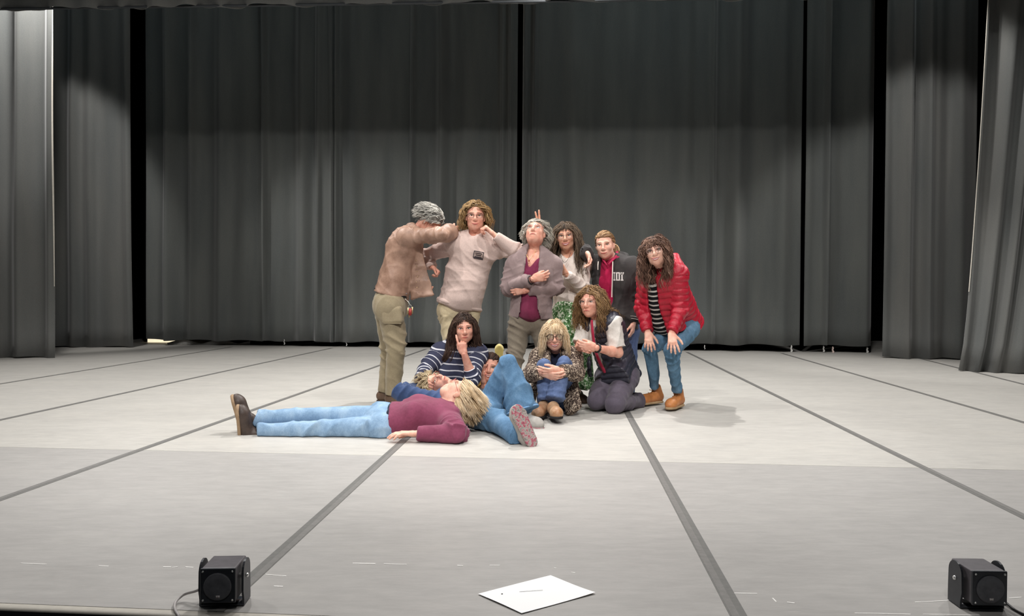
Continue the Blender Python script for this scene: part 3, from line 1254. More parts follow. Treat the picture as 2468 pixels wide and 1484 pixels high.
        for q in (-1, 1):
            f.ell(L(q * 0.043, 0.010, -0.062), A, np.array([.014 * jaw, .032, .026]) * k, k=0.035)
            f.ell(L(q * 0.039, 0.056, -0.022), A, np.array([.021, .024, .020]) * k, k=0.025)
            f.ell(L(q * 0.030, 0.081, 0.022), A, np.array([.024, .011, .0085]) * k, k=0.018)
            f.ell(L(q * 0.075, -0.012, -0.008), A, np.array([.009, .018, .030]) * k, k=0.008)
            f.ell(L(q * 0.012, 0.097, -0.036), A, np.array([.0085, .011, .0075]) * k, k=0.008)
            f.sub(Ell(L(q * 0.032, 0.103, 0.003), A, np.array([.018, .018, .010]) * k, k=0.014))
        f.add(L(0, 0.086, 0.016), L(0, 0.110, -0.026), 0.0085 * k, 0.0105 * k, k=0.014)
        f.add(L(0, 0.110, -0.026), L(0, 0.107, -0.034), 0.0108 * k, 0.0098 * k, k=0.008)
        f.ell(L(0, 0.084, -0.063), A, np.array([.026, .014, .017]) * k, k=0.016)
        f.sub(Prim(L(-0.016, 0.108, -0.080), L(0.016, 0.108, -0.080), 0.006 * k, k=0.014))
        nb = s.chest if neck is None else np.array(neck)
        f.add(L(0, -0.02, -0.05), nb + (s.up * -0.01), 0.053 * k, 0.057 * k, k=0.03)
        f.add(nb, nb - s.up * 0.05, 0.057, 0.075, k=0.03)
        hv, hf = f.mesh(0.0049, 1)
        s.parts.append((hv, hf))
        from mathutils.bvhtree import BVHTree
        bv = BVHTree.FromPolygons([tuple(c) for c in hv], [tuple(int(i) for i in q) for q in hf])

        def on(r, u, off=0.0):
            h_ = bv.ray_cast(Vector(L(r, 0.2, u)), Vector(-F))
            p_ = np.array(h_[0]) if h_[0] is not None else L(r, 0.09, u)
            return p_ + F * off * k
        base, o = s.base, s.o
        if eyes:
            for q in (-1, 1):
                e0 = on(q * 0.032, 0.0035, -0.0045)
                v, fc = sphere_vf(e0, np.array([.0135, .0075, .0062]) * k, 14, 9, A)
                e = new_mesh('eye', v, fc, M_eye, o, base)
                v, fc = sphere_vf(e0 + (gaze[0] * R + gaze[1] * U) * k + F * .0045 * k, np.array([.0058, .0036, .0058]) * k, 10, 7, A)
                new_mesh('iris', v, fc, M_iris, e, base)
                n_ = 9
                x = np.linspace(-1, 1, n_)
                pts = np.array([on(q * 0.032 + 0.0165 * a_, 0.0105 - 0.0055 * a_ * a_, 0.0012) for a_ in x])
                v, fc = tubes(pts, 0.0021 * k * (1.1 - 0.5 * x * x), 5)
                new_mesh('eyelid', v, fc, plain('lash_' + brow, brow, 0.7), o, base)
                pts = np.array([on(q * (0.032 + 0.020 * a_), 0.0235 + 0.0035 * (1 - a_ * a_) - 0.002 * a_, 0.001) for a_ in x])
                v, fc = tubes(pts, 0.0030 * k * (1.0 - 0.5 * x * x), 5, 0.6)
                new_mesh('eyebrow', v, fc, plain('brow_' + brow, brow, 0.8), o, base)
        n_ = 13
        x = np.linspace(-1, 1, n_)
        wd, cu, cl, uc = {'neutral': (0.0235, -.0635, -.0665, -.0650), 'smile': (0.0285, -.0645, -.0690, -.0585),
                          'open': (0.0315, -.0625, -.0755, -.0545), 'sad': (0.0235, -.0625, -.0655, -.0690)}[mouth]
        lm = lip or M_lip
        vf = []
        rows = []
        for c_ in (cu, cl):
            uu = c_ + (uc - c_) * x * x
            pts = np.array([on(wd * a_, b_, 0.0012) for a_, b_ in zip(x, uu)])
            rows.append((uu, pts))
            vf.append(tubes(pts, 0.0031 * k * (1.05 - 0.7 * x * x), 6))
        v, fc = merge(vf)
        mo = new_mesh('mouth', v, fc, lm, o, base)
        if mouth == 'open':
            V = np.vstack([rows[0][1] + F * .0008, rows[1][1] + F * .0008])
            V = np.vstack([V, V - F * 0.004])
            Fq = [(i, i + n_, i + 1 + n_, i + 1) for i in range(n_ - 1)] + [(i + 1 + 2 * n_, i + 1 + 3 * n_, i + 3 * n_, i + 2 * n_) for i in range(n_ - 1)]
            new_mesh('teeth', V, Fq, M_teeth, mo, base)
        if glasses:
            col, rx, rz, th = glasses
            gm = plain('frame_' + col, col, 0.35, 0.3)
            vf, lens = [], []
            for q in (-1, 1):
                an = np.linspace(0, 2 * math.pi, 25)
                sq = lambda t_: np.sign(t_) * abs(t_) ** 0.8
                ring = [L(q * 0.034 + rx * sq(math.cos(a_)), 0.1065 - 0.012 * abs(math.cos(a_)) * (1 if math.cos(a_) * q > 0 else 0), 0.001 + rz * sq(math.sin(a_))) for a_ in an]
                vf.append(tubes(np.array(ring), np.full(25, th), 6))
                lens.append(np.array(ring[:-1]))
                vf.append(tubes(np.array([L(q * (0.034 + rx), 0.095, 0.008), L(q * 0.074, 0.07, 0.008), L(q * 0.079, 0.0, 0.005), L(q * 0.077, -0.02, -0.002)]), np.full(4, th), 5))
            vf.append(tubes(np.array([L(-0.034 + rx, 0.1065, 0.004), L(0, 0.112, 0.008), L(0.034 - rx, 0.1065, 0.004)]), np.full(3, th), 5))
            v, fc = merge(vf)
            g_ = new_mesh('glasses', v, fc, gm, o, base)
            for ring in lens:
                n3 = len(ring)
                V = np.vstack([ring, ring - F * 0.0015])
                new_mesh('lens', V, [tuple(range(n3)), tuple(range(2 * n3 - 1, n3 - 1, -1))] + [(i, (i + 1) % n3, (i + 1) % n3 + n3, i + n3) for i in range(n3)], M_lens, g_, base)
        return L

    def hair(s, mat, n=260, length=0.22, seg=9, g=0.35, vol=0.6, side=0.7, curl=0.0, cf=3.0, r=0.0065, grav=None, colliders=None, seed=1,
             part=0.0, front_u=0.060, low=-0.05, bangs=0, blen=0.07, clear=True, cap=1.06, back=0.15, lenvar=0.25, tie=None, fside=0.062, name='hair', capmesh=True, down=None, flat=0.6, m=3, cl=0.006, behind=False, top=0):
        rg = np.random.RandomState(seed)
        A, C, k = s.hA, s.hC, s.hs
        gv = np.array([0, 0, -1.0]) if grav is None else unit(grav)
        gl = A @ gv
        cc = np.array([0, -0.012, 0.030])
        rr = np.array([.0745, .094, .086])
        pts = []
        while len(pts) < n:
            d = unit(rg.normal(size=3))
            p = cc + d * rr * 1.02
            if p[1] > 0.035:
                ok = p[2] > front_u - 0.010 * (abs(p[0]) > 0.045)
            elif p[1] > -0.025:
                ok = p[2] > 0.012
            else:
                ok = p[2] > low
            if ok:
                pts.append((p, d))
        P0 = np.array([p for p, d in pts])
        N0 = np.array([unit(d / rr) for p, d in pts])
        sgn = np.where(P0[:, 0] > part + rg.uniform(-1, 1, n) * .012, 1.0, -1.0)
        D = N0 * vol + np.array([0, -back, 0])
        fr = np.clip((P0[:, 1] + 0.02) / 0.08, 0, 1)
        D[:, 0] += side * sgn * (0.3 + fr) * np.clip(np.abs(P0[:, 0] - part) / 0.02, 0.55, 1)
        D[:, 1] -= 0.3 * fr
        if tie is not None:
            D = np.array(tie) - P0
        D /= np.linalg.norm(D, axis=1, keepdims=True)
        Ls = length * (1 + lenvar * (rg.rand(n) - 0.5) * 2)
        if tie is not None:
            Ls = np.linalg.norm(np.array(tie) - P0, axis=1) * 1.02
        isb = np.zeros(n, bool)
        if bangs:
            x = rg.uniform(-0.055, 0.055, bangs)
            pb = np.stack([x, 0.045 + 0.02 * rg.rand(bangs), np.zeros(bangs)], 1)
            q = ((pb - cc) / rr)
            pb[:, 2] = cc[2] + rr[2] * np.sqrt(np.clip(1 - q[:, 0] ** 2 - q[:, 1] ** 2, 0.05, 1))
            P0 = np.vstack([P0, pb])
            D = np.vstack([D, np.stack([x * 2, np.full(bangs, 0.9), np.full(bangs, 0.25)], 1)])
            Ls = np.concatenate([Ls, blen * (0.8 + 0.4 * rg.rand(bangs))])
            sgn = np.concatenate([sgn, np.sign(x)])
            isb = np.concatenate([isb, np.ones(bangs, bool)])
        if top:
            x = rg.uniform(-0.024, 0.024, top)
            pb = np.stack([x, rg.uniform(-0.03, 0.060, top), np.zeros(top)], 1)
            q = ((pb - cc) / rr)
            pb[:, 2] = cc[2] + rr[2] * 1.03 * np.sqrt(np.clip(1 - q[:, 0] ** 2 - q[:, 1] ** 2, 0.05, 1))
            P0 = np.vstack([P0, pb])
            sg2 = np.sign(x + 1e-6)
            D = np.vstack([D, np.stack([sg2 * 0.75, np.full(top, -0.45), np.full(top, 0.05)], 1)])
            Ls = np.concatenate([Ls, 0.085 * (0.8 + 0.4 * rg.rand(top))])
            sgn = np.concatenate([sgn, sg2])
            isb = np.concatenate([isb, np.ones(top, bool)])
        Np = len(P0)
        path = np.zeros((Np, seg, 3))
        p = P0.copy()
        path[:, 0] = p
        st_ = (Ls / (seg - 1))[:, None]
        infl = 1.0 + (cap - 1.0) + 0.03 * rg.rand(Np)[:, None]
        for j in range(1, seg):
            if tie is None:
                D = D * (1 - g) + gl * g
            else:
                D = np.array(tie) - p
                st_ = (np.linalg.norm(D, axis=1) / (seg - j))[:, None]
            D = D / (np.linalg.norm(D, axis=1, keepdims=True) + 1e-9)
            p = p + D * st_
            # keep outside the skull
            q = (p - cc) / (rr * infl)
            l_ = np.linalg.norm(q, axis=1, keepdims=True)
            ins = (l_ < 1)
            p = np.where(ins, cc + q / np.maximum(l_, 1e-6) * rr * infl, p)
            # and outside the jaw
            c2, r2 = np.array([0, 0.0, -0.055]), np.array([0.066, 0.06, 0.075])
            q = (p - c2) / r2
            l_ = np.linalg.norm(q, axis=1, keepdims=True)
            p = np.where(l_ < 1, c2 + q / np.maximum(l_, 1e-6) * r2, p)
            if clear:
                z = (~isb) & (p[:, 1] > 0.0) & (p[:, 2] < front_u + 0.004) & (p[:, 2] > -0.14) & (np.abs(p[:, 0]) < fside + 0.012 * rg.rand(Np))
                p[z, 0] = sgn[z] * (fside + 0.010 * rg.rand(z.sum()))
                p[z, 1] = np.minimum(p[z, 1], 0.062)
            if behind:
                z = (~isb) & (p[:, 2] < -0.04)
                p[z, 1] = np.minimum(p[z, 1], 0.035 + 0.55 * (p[z, 2] + 0.04))
            if colliders:
                wp = C + k * (p @ A)
                for pr_ in colliders:
                    d0 = pr_.dist(*wp.T)
                    mk = d0 < 0.012
                    if mk.any():
                        e = 0.004
                        gr = np.stack([pr_.dist(*(wp[mk] + dv * e).T) - d0[mk] for dv in np.eye(3)], 1)
                        gr /= np.linalg.norm(gr, axis=1, keepdims=True) + 1e-9
                        wp[mk] += gr * np.minimum(0.012 - d0[mk], 0.03)[:, None]
                p = ((wp - C) / k) @ A.T
            path[:, j] = p
        if curl:
            t = np.linspace(0, 1, seg)
            ph = rg.rand(Np)[:, None] * 6.28
            amp = curl * np.clip(t / 0.3, 0, 1) * (0.6 + 0.8 * rg.rand(Np)[:, None])
            amp = np.where(isb[:, None], amp * 0.5, amp)
            fq = cf * (Ls / 0.2)[:, None] * 6.28
            path[..., 0] += amp * np.cos(fq * t + ph)
            path[..., 1] += amp * np.sin(fq * t + ph)
            path[..., 2] += 0.6 * amp * np.cos(fq * t + ph + 1.5)
        # every lock is a small bundle of strands
        t = np.linspace(0, 1, seg)
        rep = np.repeat(path, m, axis=0)
        ofs = rg.normal(size=(len(rep), 1, 3)) * cl
        rep = rep + ofs * np.interp(t, [0, .25, .8, 1], [.7, 1.0, .9, 1.3])[None, :, None] + rg.normal(size=(len(rep), seg, 3)) * cl * 0.10
        wp = C + k * (rep @ A)
        wp[..., 2] = np.maximum(wp[..., 2], 0.008)
        Nr = len(rep)
        rad = r * 0.52 * (0.7 + 0.6 * rg.rand(Nr)[:, None]) * np.clip(1.1 - 0.95 * t ** 2.5, 0.1, 1)
        v, f = tubes(wp, rad, 3, 0.8)
        lock = np.repeat(rg.rand(Np), m) * 0.6 + 0.4 * rg.rand(Nr)
        rnd = np.repeat(lock, seg * 3)
        if capmesh:
            cf_ = Field()
            cf_.ell(C + k * (cc @ A), A, rr * cap * k, k=0.01)
            cf_.sub(Box(C + k * (np.array([0, 0.085, -0.06]) @ A), A, np.array([0.12, 0.07, 0.06 + front_u]) * k, 0.02, k=0.02))
            cf_.sub(Box(C + k * (np.array([0, 0.04, -0.11]) @ A), A, np.array([0.12, 0.065, 0.115]) * k, 0.02, k=0.02))
            cf_.sub(Box(C + k * (np.array([0, 0.0, -0.15]) @ A), A, np.array([0.12, 0.16, 0.15 + low]) * k, 0.02, k=0.02))
            v2, f2 = cf_.mesh(0.008, 1)
            rnd = np.concatenate([rnd, np.full(len(v2), -0.2)])
            v, f = merge([(v, f), (v2, f2)])
        return new_mesh(name, v, f, mat, s.o, s.base, attrs={'rnd': rnd})

    # ---- clothes
    def opening(s, f, pts, k=0.010):
        """cut the front of a jacket open along (point, half width) stations"""
        for (a_, wa), (b_, wb) in zip(pts[:-1], pts[1:]):
            f.sub(Prim(np.array(a_) + s.front * .10, np.array(b_) + s.front * .10, wa, wb, n=s.front, fs=.125 / max(wa, wb), k=k))

    def sleeve(s, f, key, g, r=1.0, end=1.0, reg=1, cuff=None, start=0.0, flat=True, ela=0.0):
        sh, el, wr = s.arms[key]
        L1 = np.linalg.norm(el - sh)
        f.add(sh, el, 0.050 * r + g, 0.043 * r + g, k=0.035, jb=1, ja=0.5, reg=reg)
        if end > 0:
            e = el + (wr - el) * end
            f.add(el, e, 0.043 * r + g, (0.034 * r + g) if cuff is None else cuff, k=0.02, off=L1, ja=1, jb=0.35, capb=flat, reg=reg)

    def short_sleeve(s, f, key, g, frac=0.7, reg=1, r=1.0):
        sh, el, wr = s.arms[key]
        f.add(sh, sh + (el - sh) * frac, 0.053 * r + g, 0.055 * r + g, k=0.03, capb=True, reg=reg, jb=.4)

    def trousers(s, mat, g=0.008, thigh=1.0, calf=1.0, hemr=(None, None), name='trousers', h=0.0098, wr=0.006, lam=0.05, seed=3, seat=0.100, endk=1.0, waist=0.10, drape=0.004, ends=None, extra=None):
        f = Field()
        f.add(s.hipa, s.hipb, seat + g, k=0.05)
        f.add(s.pelvis + s.up * waist, s.pelvis, 0.126 * s.w + g, 0.136 * s.w + g, n=s.front, fs=0.74, k=0.05, capa=True)

        for i, key in enumerate(sorted(s.legs)):
            hp, kn, an = s.legs[key]
            L1 = np.linalg.norm(kn - hp)
            e = kn + (an - kn) * (ends[i] if ends else endk)
            f.add(hp, kn, 0.083 * thigh + g, 0.056 * thigh + g, k=0.022, ja=0.7, jb=0.8, reg=i + 1)
            hr = hemr[i] if hemr[i] else 0.042 * calf + g
            f.add(kn, e, 0.055 * thigh + g, hr, k=0.012, off=L1, ja=0.8, jb=0.6, capb=True, reg=i + 1)
        if extra:
            extra(f)
        return cloth(name, f, h, mat, s.o, s.base, wr=wr, lam=lam, drape=drape, seed=seed)

    def shoe(s, ank, toe, up, mat, sole, L=0.265, boot=0.0, wid=1.0, soleth=0.022, name='shoe', toer=1.0, laces=None, tread=None):
        toe = unit(toe)
        up = ortho(up, toe)
        sd = np.cross(toe, up)
        A = np.array([sd, toe, up])
        gnd = np.array(ank) - up * 0.085
        f = Field()
        hl = gnd - toe * 0.045 + up * 0.045
        bl = gnd + toe * (L * 0.52) + up * 0.040
        tp = gnd + toe * (L * 0.80 - 0.045) + up * 0.036
        f.add(hl, bl, 0.036 * wid, 0.043 * wid, n=up, fs=0.95, k=0.03)
        f.add(bl, tp, 0.043 * wid, 0.034 * wid * toer, n=up, fs=0.8, k=0.03)
        f.add(hl + up * 0.02, gnd + up * (0.075 + boot), 0.038 * wid, 0.043 * wid, k=0.03, capb=True)
        f.add(gnd + up * 0.07, bl + up * 0.005, 0.036 * wid, 0.036 * wid, k=0.03)
        f.sub(Box(gnd - up * 0.1 + toe * 0.05, A, (0.3, 0.4, 0.1 + 0.006), 0.002, k=0.004))
        v, fc = f.mesh(0.0075, 2)
        sh = new_mesh(name, v, fc, mat, s.o, s.base)
        f = Field()
        for a_, b_, r_ in ((hl, bl, (0.040, 0.047)), (bl, tp, (0.047, 0.037 * toer))):
            f.add(a_ * 1 - up * (np.dot(a_ - gnd, up) - soleth * .5), b_ - up * (np.dot(b_ - gnd, up) - soleth * .5), r_[0] * wid, r_[1] * wid, n=up, fs=1, k=0.02)
        f.sub(Box(gnd - up * 0.1 + toe * 0.05, A, (0.3, 0.4, 0.1), 0.001, k=0.003))
        f.sub(Box(gnd + up * (0.1 + soleth) + toe * 0.05, A, (0.3, 0.4, 0.1), 0.001, k=0.003))
        v, fc = f.mesh(0.0075, 1)
        so = new_mesh('sole', v, fc, sole, sh, s.base)
        if laces:
            vf = []
            for i in range(5):
                c = gnd + up * (0.082 + boot * 0.8 - 0.014 * i - boot * 0.12 * i) + toe * (0.042 + 0.017 * i)
                vf.append(tubes(np.array([c + sd * 0.022 - toe * .006, c + toe * 0.006, c - sd * 0.022 - toe * .006]), np.full(3, 0.0032), 5))
            v, fc = merge(vf)
            new_mesh('laces', v, fc, laces, sh, s.base)
        return sh

    def finish(s):
        v, f = s.bf.mesh(0.017, 1)
        v[:, 2] = np.maximum(v[:, 2], 0.006)
        V, F = merge([(v, f)] + s.parts)
        V[:, 2] = np.maximum(V[:, 2], 0.004)
        tmp = new_mesh('person_tmp', V, F, s.skin, None, s.base)
        me = tmp.data
        bpy.data.objects.remove(tmp)
        s.o.data = me
        me.name = 'person'


def ring_around(p, axis, r, th, n=20, flat=1.0, tilt=None):
    axis = unit(axis)
    a_ = ortho([0.3, 0.2, 1] if abs(axis[2]) < 0.9 else [1, 0.1, 0], axis)
    b_ = np.cross(axis, a_)
    an = np.linspace(0, 2 * math.pi, n)
    pts = np.array([p + r * (math.cos(t) * a_ + flat * math.sin(t) * b_) for t in an])
    return tubes(pts, np.full(n, th), 6)


def decal(target, center, right, up, w, h, mat, name, parent, base, nu=10, nv=8, off=0.0025, ray=None, shape=None):
    """small print laid on a garment: a grid dropped onto the cloth surface"""
    dg = None
    from mathutils.bvhtree import BVHTree
    me = target.data
    co = np.zeros(len(me.vertices) * 3, np.float32)
    me.vertices.foreach_get('co', co)
    bv = BVHTree.FromPolygons([tuple(c) for c in co.reshape(-1, 3)], [tuple(p.vertices) for p in me.polygons])
    ray = unit(ray)
    V = []
    for j in range(nv + 1):
        for i in range(nu + 1):
            p = np.array(center) - base + np.array(right) * w * (i / nu - 0.5) + np.array(up) * h * (j / nv - 0.5)
            hit = bv.ray_cast(Vector(p - ray * 0.3), Vector(ray))
            q = np.array(hit[0]) if hit[0] is not None else p
            V.append(q - ray * off)
    V = np.array(V)
    # keep the print flush but smooth
    G = V.reshape(nv + 1, nu + 1, 3)
    idx = np.arange((nu + 1) * (nv + 1)).reshape(nv + 1, nu + 1)
    F = np.stack([idx[:-1, :-1], idx[:-1, 1:], idx[1:, 1:], idx[1:, :-1]], -1).reshape(-1, 4)
    if shape is not None:
        keep = [shape[nv - 1 - (k // nu)][k % nu] not in ' .' for k in range(nu * nv)]
        F = F[np.array(keep)]
    n0 = len(V)
    V = np.vstack([V, V + ray * 0.002])
    F = np.vstack([F, F[:, ::-1] + n0])
    return new_mesh(name, V, F, mat, parent, None)


def stripes(name, base, stripe, period, width, phase=0.0, rough=0.9):
    t = NT(name)
    al = t.attr('along')
    n = t.noise(t.coord(), 14, 2)
    al = t.math('ADD', al, t.math('MULTIPLY', n, 0.008))
    fr = t.math('FRACT', t.math('ADD', t.math('DIVIDE', al, period), phase + 10.0))
    m = t.math('LESS_THAN', fr, width)
    n2 = t.noise(t.coord(), 160, 2)
    c = t.mix(m, lin(base), lin(stripe))
    c = t.mix(0.25, c, t.mix(n2, (0.02, 0.02, 0.02), c))
    t.l(c, t.b.inputs['Base Color'])
    t.set(Roughness=rough)
    t.b.inputs['Specular IOR Level'].default_value = 0.2
    t.bump(n2, 0.3, 0.003)
    return t.m


def speckle(name, dark, mid, light, sc_=170, hi=0.56, lo=0.47):
    t = NT(name)
    n = t.noise(t.coord(), sc_, 2, 0.7)
    n2 = t.noise(t.coord(), sc_ * 0.45, 2, 0.6)
    f = t.math('ADD', t.math('MULTIPLY', n, 0.6), t.math('MULTIPLY', n2, 0.4))
    t.l(t.ramp(f, [(lo - 0.04, lin(dark)), (lo, lin(mid)), (hi - 0.03, lin(mid)), (hi, lin(light))]), t.b.inputs['Base Color'])
    t.set(Roughness=0.9)
    t.b.inputs['Specular IOR Level'].default_value = 0.2
    t.bump(n, 0.4, 0.005)
    return t.m


def leather(name, col, dark):
    t = NT(name)
    n1 = t.noise(t.coord(), 10, 5, 0.65)
    n2 = t.noise(t.coord(), 150, 3)
    t.l(t.ramp(n1, [(0.33, lin(dark)), (0.62, lin(col))]), t.b.inputs['Base Color'])
    t.set(Roughness=0.48)
    t.b.inputs['Specular IOR Level'].default_value = 0.45
    t.bump(n2, 0.25, 0.003)
    return t.m


def shiny(name, col, rough=0.35):
    t = NT(name)
    n = t.noise(t.coord(), 70, 4, 0.7)
    c = np.array(lin(col))
    t.l(t.ramp(n, [(0.3, tuple(c * 0.8)), (0.7, tuple(np.minimum(c * 1.1, 1)))]), t.b.inputs['Base Color'])
    t.set(Roughness=rough)
    t.b.inputs['Specular IOR Level'].default_value = 0.5
    t.bump(n, 0.5, 0.006)
    return t.m


H_grey = hairmat('hair_grey', '55524e', '96928a', 'cfcabf')
H_blondbrown = hairmat('hair_blondbrown', '5d4528', '93744a', 'c6a878')
H_silver = hairmat('hair_silver', '79746c', 'b4aea2', 'dcd6c9')
H_dark = hairmat('hair_dark', '34291f', '5e4c3d', '94806a')
H_dkblond = hairmat('hair_dark_blond', '6d4e34', 'a07c56', 'cfae84')
H_curl = hairmat('hair_dark_curls', '3d2a22', '735446', 'b08c76')
H_wavy = hairmat('hair_light_brown', '553c27', '8b6b49', 'bf9b6c')
H_blond = hairmat('hair_blond', 'b0906a', 'dec29c', 'f5e6cc')
H_brun = hairmat('hair_brunette', '2b1e19', '46332a', '6b5345')
H_sand = hairmat('hair_sandy', '8b7a60', 'c0ab88', 'e6d6b4')
J_mid = denim('denim_mid', '567999', '7f9ebb', '3a5876')
J_light = denim('denim_light', '86a2be', 'b0c6d8', '5e7c9a')
J_blue = denim('denim_blue', '54758f', '7d9db4', '385264')
J_indigo = denim('denim_indigo', '58698f', '7d8eb0', '3a4868')
UPZ = np.array([0, 0, 1.0])

# ---- 1: man in the brown leather jacket, head down on his arm
P = Person('person in a brown leather jacket hiding face on a raised arm', 6.7, (940, 960), 'pink', hs=1.06)
J = P.J
P.torso(J(938, 724), J(982, 572), (.93, -.1, -.3), J(984, 572, -.15), J(994, 574, .17), J(938, 740, -.08), J(945, 740, .09), w=1.08, dep=.8)
P.arm('a', J(986, 570, -.16), J(1064, 567, -.22), J(1090, 556, -.02))
P.arm('b', J(994, 574, .17), J(1000, 655, .22), J(1008, 690, .12))
P.hand('a', (.5, .85, .1), (0, 0, 1), (0, 0, -1), curl=(25, 28, 30, 30))
P.hand('b', (.7, -.3, -.6), (0, -1, 0), (1, 0, 0), curl=(50, 55, 60, 60))
P.leg('a', J(940, 742, -.09), J(955, 838, -.10), J(946, 952, -.06))
P.leg('b', J(936, 742, .09), J(940, 840, .10), J(928, 944, .12))
P.head(J(1037, 533, -.08), (.60, -.10, -.80), (.74, -.30, .60), brow='6a6460', neck=J(1002, 566, .0), fat=1.05)
P.hair(H_grey, n=380, length=.075, seg=6, g=.18, vol=.05, side=.5, back=.7, m=4, cl=.004, r=.0055, front_u=.058, low=-.045, clear=False, seed=11, curl=.004)
f = Field()
P.torso_prims(f, .028, hem=-.045, hemr=.185, sh=.012)
f.add(J(1000, 606, -.06), J(1020, 716, -.05), .07, .105, n=(0.2, 1, 0), fs=.3, k=.04, capb=True, jb=.5)
P.sleeve(f, 'a', .016, r=1.12, end=.92, reg=1)
P.sleeve(f, 'b', .016, r=1.1, end=.85, reg=2)
f.add(J(996, 546, -.12), J(1006, 556, -.14), .026, .03, k=.02)
f.add(J(992, 545, -.10), J(994, 545, .10), .032, .032, k=.025)
M_leath = leather('brown_leather', 'a98875', '866756')
jk = cloth('leather_jacket', f, .008, M_leath, P.o, P.base, wr=.009, lam=.055, drape=.006, seed=12)
for i in range(6):
    c = J(1003 + 1.2 * i - (4 if i > 3 else 0), 628 + 13 * i, -.125 - .004 * i)
    new_mesh('button', *sphere_vf(c, .006, 8, 6), plain('brass_button', 'a58a6c', .4, .4), jk, P.base)
# pale shirt tail and belt
f = Field()
f.add(J(948, 690, 0), J(962, 719, 0), .120, .112, n=(0, 1, 0), fs=.9, k=.02, capb=True)
cloth('shirt', f, .009, fabric('pale_blue_shirt', 'b9c0d2'), P.o, P.base, wr=.003, drape=.003)
P.trousers(fabric('khaki_cotton', '978a70', '857861'), g=.018, thigh=1.2, calf=1.35, hemr=(.066, .066), wr=.011, lam=.06, seed=15, seat=.122, waist=.10, ends=(1.0, 1.0))
v, fc = ring_around(P.pelvis + P.up * .068, P.up, .138, .017, 28, 1.0)
bl = new_mesh('belt', v, fc, plain('black_belt', '1a1a1d', .5), P.o, P.base)
vf = box_vf(J(946, 779, -.205), (.075, .006, .004))
pk = new_mesh('pocket_flap', *vf, fabric('khaki_cotton', '978a70'), P.o, P.base, smooth=False)
f = Field().box(J(945, 760, -.165), np.array([[1, 0, .1], [0, 1, 0], [-.1, 0, 1.]]), (.085, .045, .07), .02)
cloth('cargo_pocket', f, .008, fabric('khaki_cotton', '978a70'), P.o, P.base, wr=0, drape=.003)
M_brshoe = leather('brown_shoe_leather', '6b5443', '4c3a2e')
M_dksole = plain('dark_sole', '3a2f28', .8)
P.shoe(J(950, 952, -.06), (.95, -.3, 0), UPZ, M_brshoe, M_dksole, L=.29, boot=.02)
P.shoe(J(930, 946, .12), (.97, -.15, 0), UPZ, M_brshoe, M_dksole, L=.29, boot=.02)
P.finish()
# bunch of keys clipped to his belt
kp = J(988, 735, -.14)
vf = [tubes(np.array([J(976, 720, -.12), J(984, 727, -.14), kp]), np.full(3, .0035), 6), ring_around(kp - UPZ * .012, (0.3, 1, 0), .014, .0022)]
ky = new_mesh('key_bunch', *merge(vf), plain('steel_ring', 'b9b6ae', .3, .8), None)
tag(ky, 'bunch of keys with a red tag hanging below the brown leather jacket', 'keys')
new_mesh('key_tag', *box_vf(kp + np.array([.004, -.012, -.058]), (.012, .003, .03)), plain('red_tag', 'a33a34', .5), ky, smooth=False)
for dx, dz in ((-.016, -.05), (.02, -.045), (-.006, -.075)):
    new_mesh('key', *box_vf(kp + np.array([dx, .002, dz]), (.006, .0018, .03)), plain('brass_key', 'cbb88c', .35, .6), ky, smooth=False)

# ---- 2: man in the beige sweatshirt
P = Person('person standing in a beige sweatshirt and glasses, fist against cheek', 6.75, (1112, 950), 'pink', hs=1.06)
J = P.J
P.torso(J(1106, 738), J(1149, 580), (0, -1, 0), J(1095, 586), J(1199, 592), J(1084, 750), J(1130, 752), w=1.12)
P.arm('a', J(1093, 588), J(1018, 622, .12), J(1042, 643, .02))
P.arm('b', J(1201, 594), J(1240, 606, -.10), J(1188, 563, -.17))
P.hand('a', (.75, -.2, -.6), (.3, -1, 0), (-.6, 0, -.7), curl=(70, 75, 78, 80), pip=(60, 60, 60, 60), size=.92)
P.hand('b', (-.62, -.05, .6), (-.2, .5, .3), (-.75, .1, -.6), curl=(70, 75, 80, 82), pip=(60, 62, 62, 60), thumb=(25, 40))
P.leg('a', J(1084, 752), J(1090, 848, -.04), J(1092, 950))
P.leg('b', J(1130, 754), J(1132, 850, -.04), J(1136, 952))
P.head(J(1146, 522, -.05), (.03, -1, -.02), (.03, 0, 1), mouth='smile', brow='7a5c3c', glasses=('4a4a48', .024, .019, .0016), neck=J(1148, 574, .0))
P.hair(H_blondbrown, n=300, length=.15, seg=11, top=50, g=.32, vol=.45, side=.8, back=.1, curl=.010, cf=1.7, r=.0062, m=4, cl=.008, seed=21, front_u=.070, cap=1.08, fside=.074, low=-.06)
f = Field()
P.torso_prims(f, .034, hem=.0, hemr=.195, sh=.006, belly=.01)
P.sleeve(f, 'a', .018, r=1.12, end=.96, reg=1)
P.sleeve(f, 'b', .018, r=1.12, end=.9, reg=2, cuff=.045)
f.sub(Ell(J(1148, 560, -.04), np.eye(3), (.062, .09, .055), k=.012))
M_sw = fabric('beige_sweat', 'cdb6ad', 'bfa89f', blotch=5)
sw = cloth('sweatshirt', f, .0085, M_sw, P.o, P.base, wr=.009, lam=.07, drape=.007, seed=22)
v, fc = ring_around(P.pelvis + P.up * .016, P.up, .188, .022, 34, .76)
new_mesh('waistband', v, fc, M_sw, sw, P.base)
v, fc = ring_around(J(1148, 570, -.03), unit(P.up + np.array([0, -.45, .1])), .066, .0095, 26)
new_mesh('collar', v, fc, M_sw, sw, P.base)
pat = ["##############", "#............#", "#.##########.#", "#............#", "#..########..#", "#............#", "#.##########.#", "##############", ".#############"]
